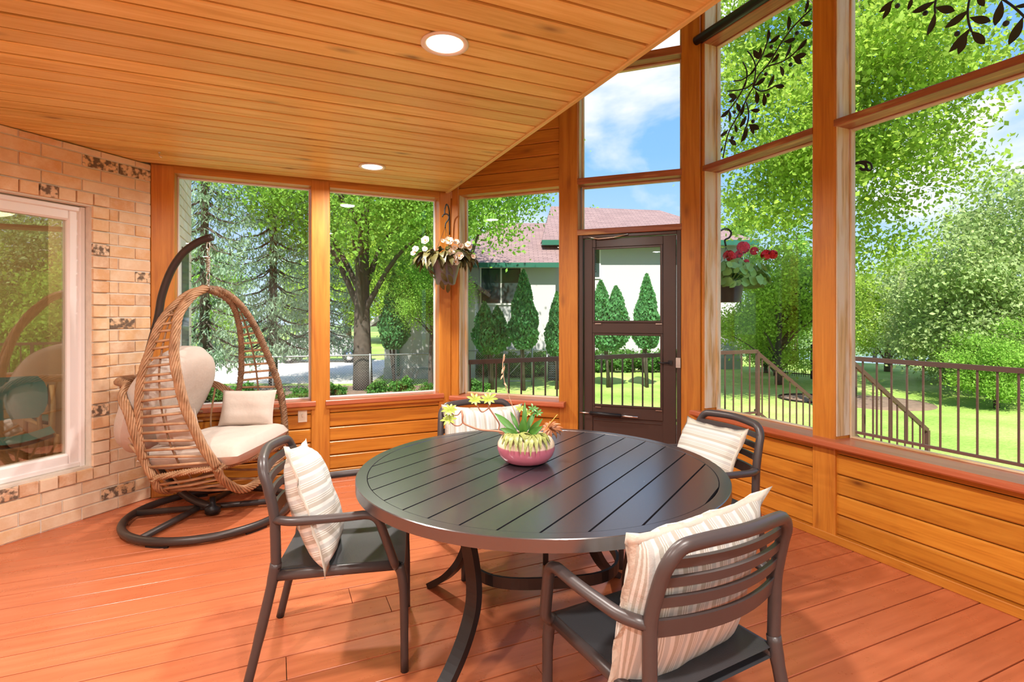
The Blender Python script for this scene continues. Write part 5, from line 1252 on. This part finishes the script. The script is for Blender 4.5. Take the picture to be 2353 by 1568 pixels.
# main block
hbox('main_wall', 1.68, 9.4, 22, 30, GZ + .45, 4.45, M_STUCCO); hbox('main_foundation', 1.66, 9.42, 21.96, 30, GZ, GZ + .45, M_CONC)
roof_plane('main_roof_front', [(1.2, 21.4, 4.42), (9.9, 21.4, 4.42), (7.2, 26, 6.55), (1.9, 26, 6.75)])
roof_plane('main_roof_side', [(9.9, 21.4, 4.42), (9.9, 30.6, 4.42), (7.2, 26, 6.55)])
roof_plane('main_roof_gable', [(1.2, 30.6, 4.42), (1.2, 21.4, 4.42), (1.9, 26, 6.75)])
hbox('main_fascia', 1.2, 9.9, 21.36, 21.42, 4.24, 4.44, M_FASCIA); hbox('main_soffit', 1.2, 9.9, 21.4, 22.0, 4.28, 4.33, M_STUCCO)
# lower left block
hbox('side_wall', -2.5, 1.68, 20.6, 28, GZ + .45, 3.42, M_STUCCO); hbox('side_foundation', -2.52, 1.70, 20.56, 28, GZ, GZ + .45, M_CONC)
roof_plane('side_roof_front', [(-3.0, 20.1, 3.38), (2.1, 20.1, 3.38), (2.1, 25.0, 5.75), (-.6, 25.0, 5.75)])
roof_plane('side_roof_hip', [(-3.0, 28.5, 3.38), (-3.0, 20.1, 3.38), (-.6, 25.0, 5.75)])
hbox('side_fascia', -3.0, 2.1, 20.06, 20.12, 3.22, 3.40, M_FASCIA); hbox('side_soffit', -3.0, 1.7, 20.1, 20.6, 3.25, 3.29, M_STUCCO)
MB().tube([hv(2.0, 20.3, 3.55), hv(2.0, 24.5, 5.6)], .07, 4, twist=PI/4).build('valley_flashing', M_WHITE, nh)
# garage with front gable
gz0 = GZ; ga, gb2, gp_ = -4.45, -1.3, -2.1
vs = [hv(ga, 18.6, GZ), hv(gb2, 18.6, GZ), hv(gb2, 18.6, 2.45), hv(gp_, 18.6, 3.0), hv(ga, 18.6, 1.35)]
vs = vs + [tuple(Vector(v) + Vector((0, 6, 0))) for v in vs]; n = 5
MB().add(vs, [tuple(range(5)), tuple(range(5, 10))[::-1]] + [(i, i+5, (i+1) % 5 + 5, (i+1) % 5) for i in range(5)]).build('garage_wall', M_STUCCO, nh)
hbox('garage_foundation', ga-.02, gb2, 18.56, 18.6, GZ, GZ + .38, M_CONC)
roof_plane('garage_roof', [(ga - .5, 24.8, 1.12), (ga - .5, 18.1, 1.12), (gp_, 18.1, 3.08), (gp_, 24.8, 3.08)])
roof_plane('garage_roof', [(gb2 + .5, 18.1, 2.2), (gb2 + .5, 24.8, 2.2), (gp_, 24.8, 3.08), (gp_, 18.1, 3.08)])
MB().tube([hv(ga - .5, 18.08, 1.02), hv(gp_, 18.08, 2.98)], .10, 4, flat=.3, twist=PI/4, up=(0,0,1)).build('rake_board', M_WHITE, nh)
MB().tube([hv(-3.95, 18.5, 1.5), hv(-3.95, 18.5, GZ + .1)], .06, 4, twist=PI/4).build('downspout', M_FASCIA, nh)
M_DGLASS = simple('dark_window_glass', (.03,.05,.05), .06, 0, .8)
def hwin(lat0, lat1, z0, z1, d, n):
    f = MB().box(hv(lat0, d-.05, z0), hv(lat1, d, z1)).build('window', M_WHITE, nh)
    w = (lat1-lat0-.06)/n
    for k in range(n): MB().box(hv(lat0 + .06 + w*k, d-.06, z0+.07), hv(lat0 + w*(k+1), d-.045, z1-.07)).build('pane', M_DGLASS, f)
def lat_(u, d): return (u-CX)/F*d
def z_(v, d): return EYE + (VY-v)/F*d
hwin(lat_(1103, 20.6), lat_(1200, 20.6), z_(701, 20.6), z_(613, 20.6), 20.6, 2)
hwin(lat_(1300, 22), lat_(1380, 22), z_(641, 22), z_(568, 22), 22, 3); hwin(lat_(1300, 22), lat_(1377, 22), z_(745, 22), z_(697, 22), 22, 2)
ac = thing('air_conditioner', 'dark outdoor cooling unit beside the neighbouring wall', 'air conditioner', gd_(1285, 18.4), -YAW)
MB().box((-.4, -.4, 0), (.4, .4, .85)).build('case', M_BLACK, ac)
for k in range(9): MB().box((-.41, -.41, .1 + .08*k), (.41, .41, .12 + .08*k)).build('louvre', simple('dark_blue_grey', (.06,.09,.14), .5) if 'dark_blue_grey' not in MATS else MATS['dark_blue_grey'], ac)
# ------------------------------------------------------------------ fences
M_GALV = simple('galvanised_steel', (.42,.44,.45), .45, .6)
def chainlink(label, a, b_, h=1.05):
    a = Vector(a); b_ = Vector(b_); t = thing('chain_link_fence', label, 'fence', a); d = b_ - a; L_ = d.length; e = d/L_
    MB().tube([UP*h, d + UP*h], .022, 6).build('top_rail', M_GALV, t)
    for k in range(int(L_/2.6) + 1): MB().tube([e*2.6*k, e*2.6*k + UP*(h+.04)], .03, 6).build('post', M_GALV, t)
    V = []; Q = []; st = .075; n = int(L_/st)
    for i in range(-int(h/st), n):
        for sg in (1, -1):
            p0 = e*(st*i if sg > 0 else st*i + h); p1 = p0 + e*(h*sg); q0, q1 = p0 + UP*.02, p1 + UP*h
            o = len(V); w = e*.0024; V += [q0 - w, q0 + w, q1 + w, q1 - w]; Q.append((o, o+1, o+2, o+3))
    o = bpy.data.objects.new('wire_mesh', np_mesh('wire_mesh', np.array([tuple(v) for v in V]), np.array(Q), M_GALV)); link(o, t); o['kind'] = 'stuff'
chainlink('grey chain-link fence along the street side', gd_(380, 14.0), gd_(1060, 16.3))
chainlink('grey chain-link fence by the neighbouring house gate', gd_(1075, 17.4), gd_(1300, 17.6))
gt = thing('garden_gate', 'narrow chain-link gate frame before the white house', 'gate', gd_(1190, 16.9), -YAW)
for x in (-.45, .45): MB().tube([(x, 0, 0), (x, 0, 1.2)], .028, 8).build('gate_post', M_GALV, gt)
for zz in (.12, 1.12): MB().tube([(-.45, 0, zz), (.45, 0, zz)], .02, 6).build('gate_bar', M_GALV, gt)
MB().tube([(-.45, 0, .12), (.45, 0, 1.12)], .012, 6).build('gate_brace', M_GALV, gt)
fb = thing('iron_fence', 'black iron picket fence at the far lawn edge', 'fence', gd_(1780, 19.5))
fd = gd_(1960, 17.5) - gd_(1780, 19.5)
for zz in (.15, 1.0): MB().tube([UP*zz, fd + UP*zz], .025, 4, twist=PI/4).build('rail', M_BLACK, fb)
pk = MB().tube([UP*.05, UP*1.12], .010, 4).mesh('picket', M_BLACK)
for k in range(34):
    o = bpy.data.objects.new('picket', pk); o.location = fd*(k/33); link(o, fb)
for k in range(3): MB().tube([fd*(k/2), fd*(k/2) + UP*1.2], .04, 4, twist=PI/4).build('fence_post', M_BLACK, fb)
# ------------------------------------------------------------------ parked car on the road
car = thing('parked_car', 'silver parked car half hidden by the trees on the road', 'car', gd_(742, 25.5), -YAW + .15)
M_CARP = simple('silver_car_paint', (.62,.63,.65), .25, .5, coat=.5)
prof = [(-2.15,.35),(-2.2,.75),(-2.05,.95),(-1.45,1.05),(-.8,1.5),(.55,1.52),(1.35,1.0),(2.05,.88),(2.2,.6),(2.15,.35)]
def side(w, z0): return [(x, w, z) for x, z in prof]
vs = side(-.85, 0) + side(.85, 0); n = len(prof)
MB().add(vs, [tuple(range(n)), tuple(range(n, 2*n))[::-1]] + [(i, i+n, (i+1) % n + n, (i+1) % n) for i in range(n)]).build('body', M_CARP, car)
wn = [(-1.3,1.06),(-.78,1.42),(.5,1.44),(1.15,1.02)]
for w in (-.86, .86):
    MB().add([(x, w, z) for x, z in wn] + [(x, w*.99, z) for x, z in wn], [(0,1,2,3), (7,6,5,4), (0,4,5,1), (1,5,6,2), (2,6,7,3), (3,7,4,0)]).build('side_window', M_DGLASS, car)
for x in (-1.35, 1.35):
    for w in (-.8, .8):
        wh = MB().lathe([(.0,-.1), (.31,-.1), (.33,-.07), (.33,.07), (.31,.1), (0,.1)], 20, cap=False).build('wheel', M_BLACK, car, Matrix.Translation((x, w, .33)) @ Matrix.Rotation(PI/2, 4, 'X'))
        MB().lathe([(.0,-.11), (.19,-.11), (.20,-.09), (.20,.11), (0,.11)], 14, cap=False).build('hub', M_CHROME, wh)
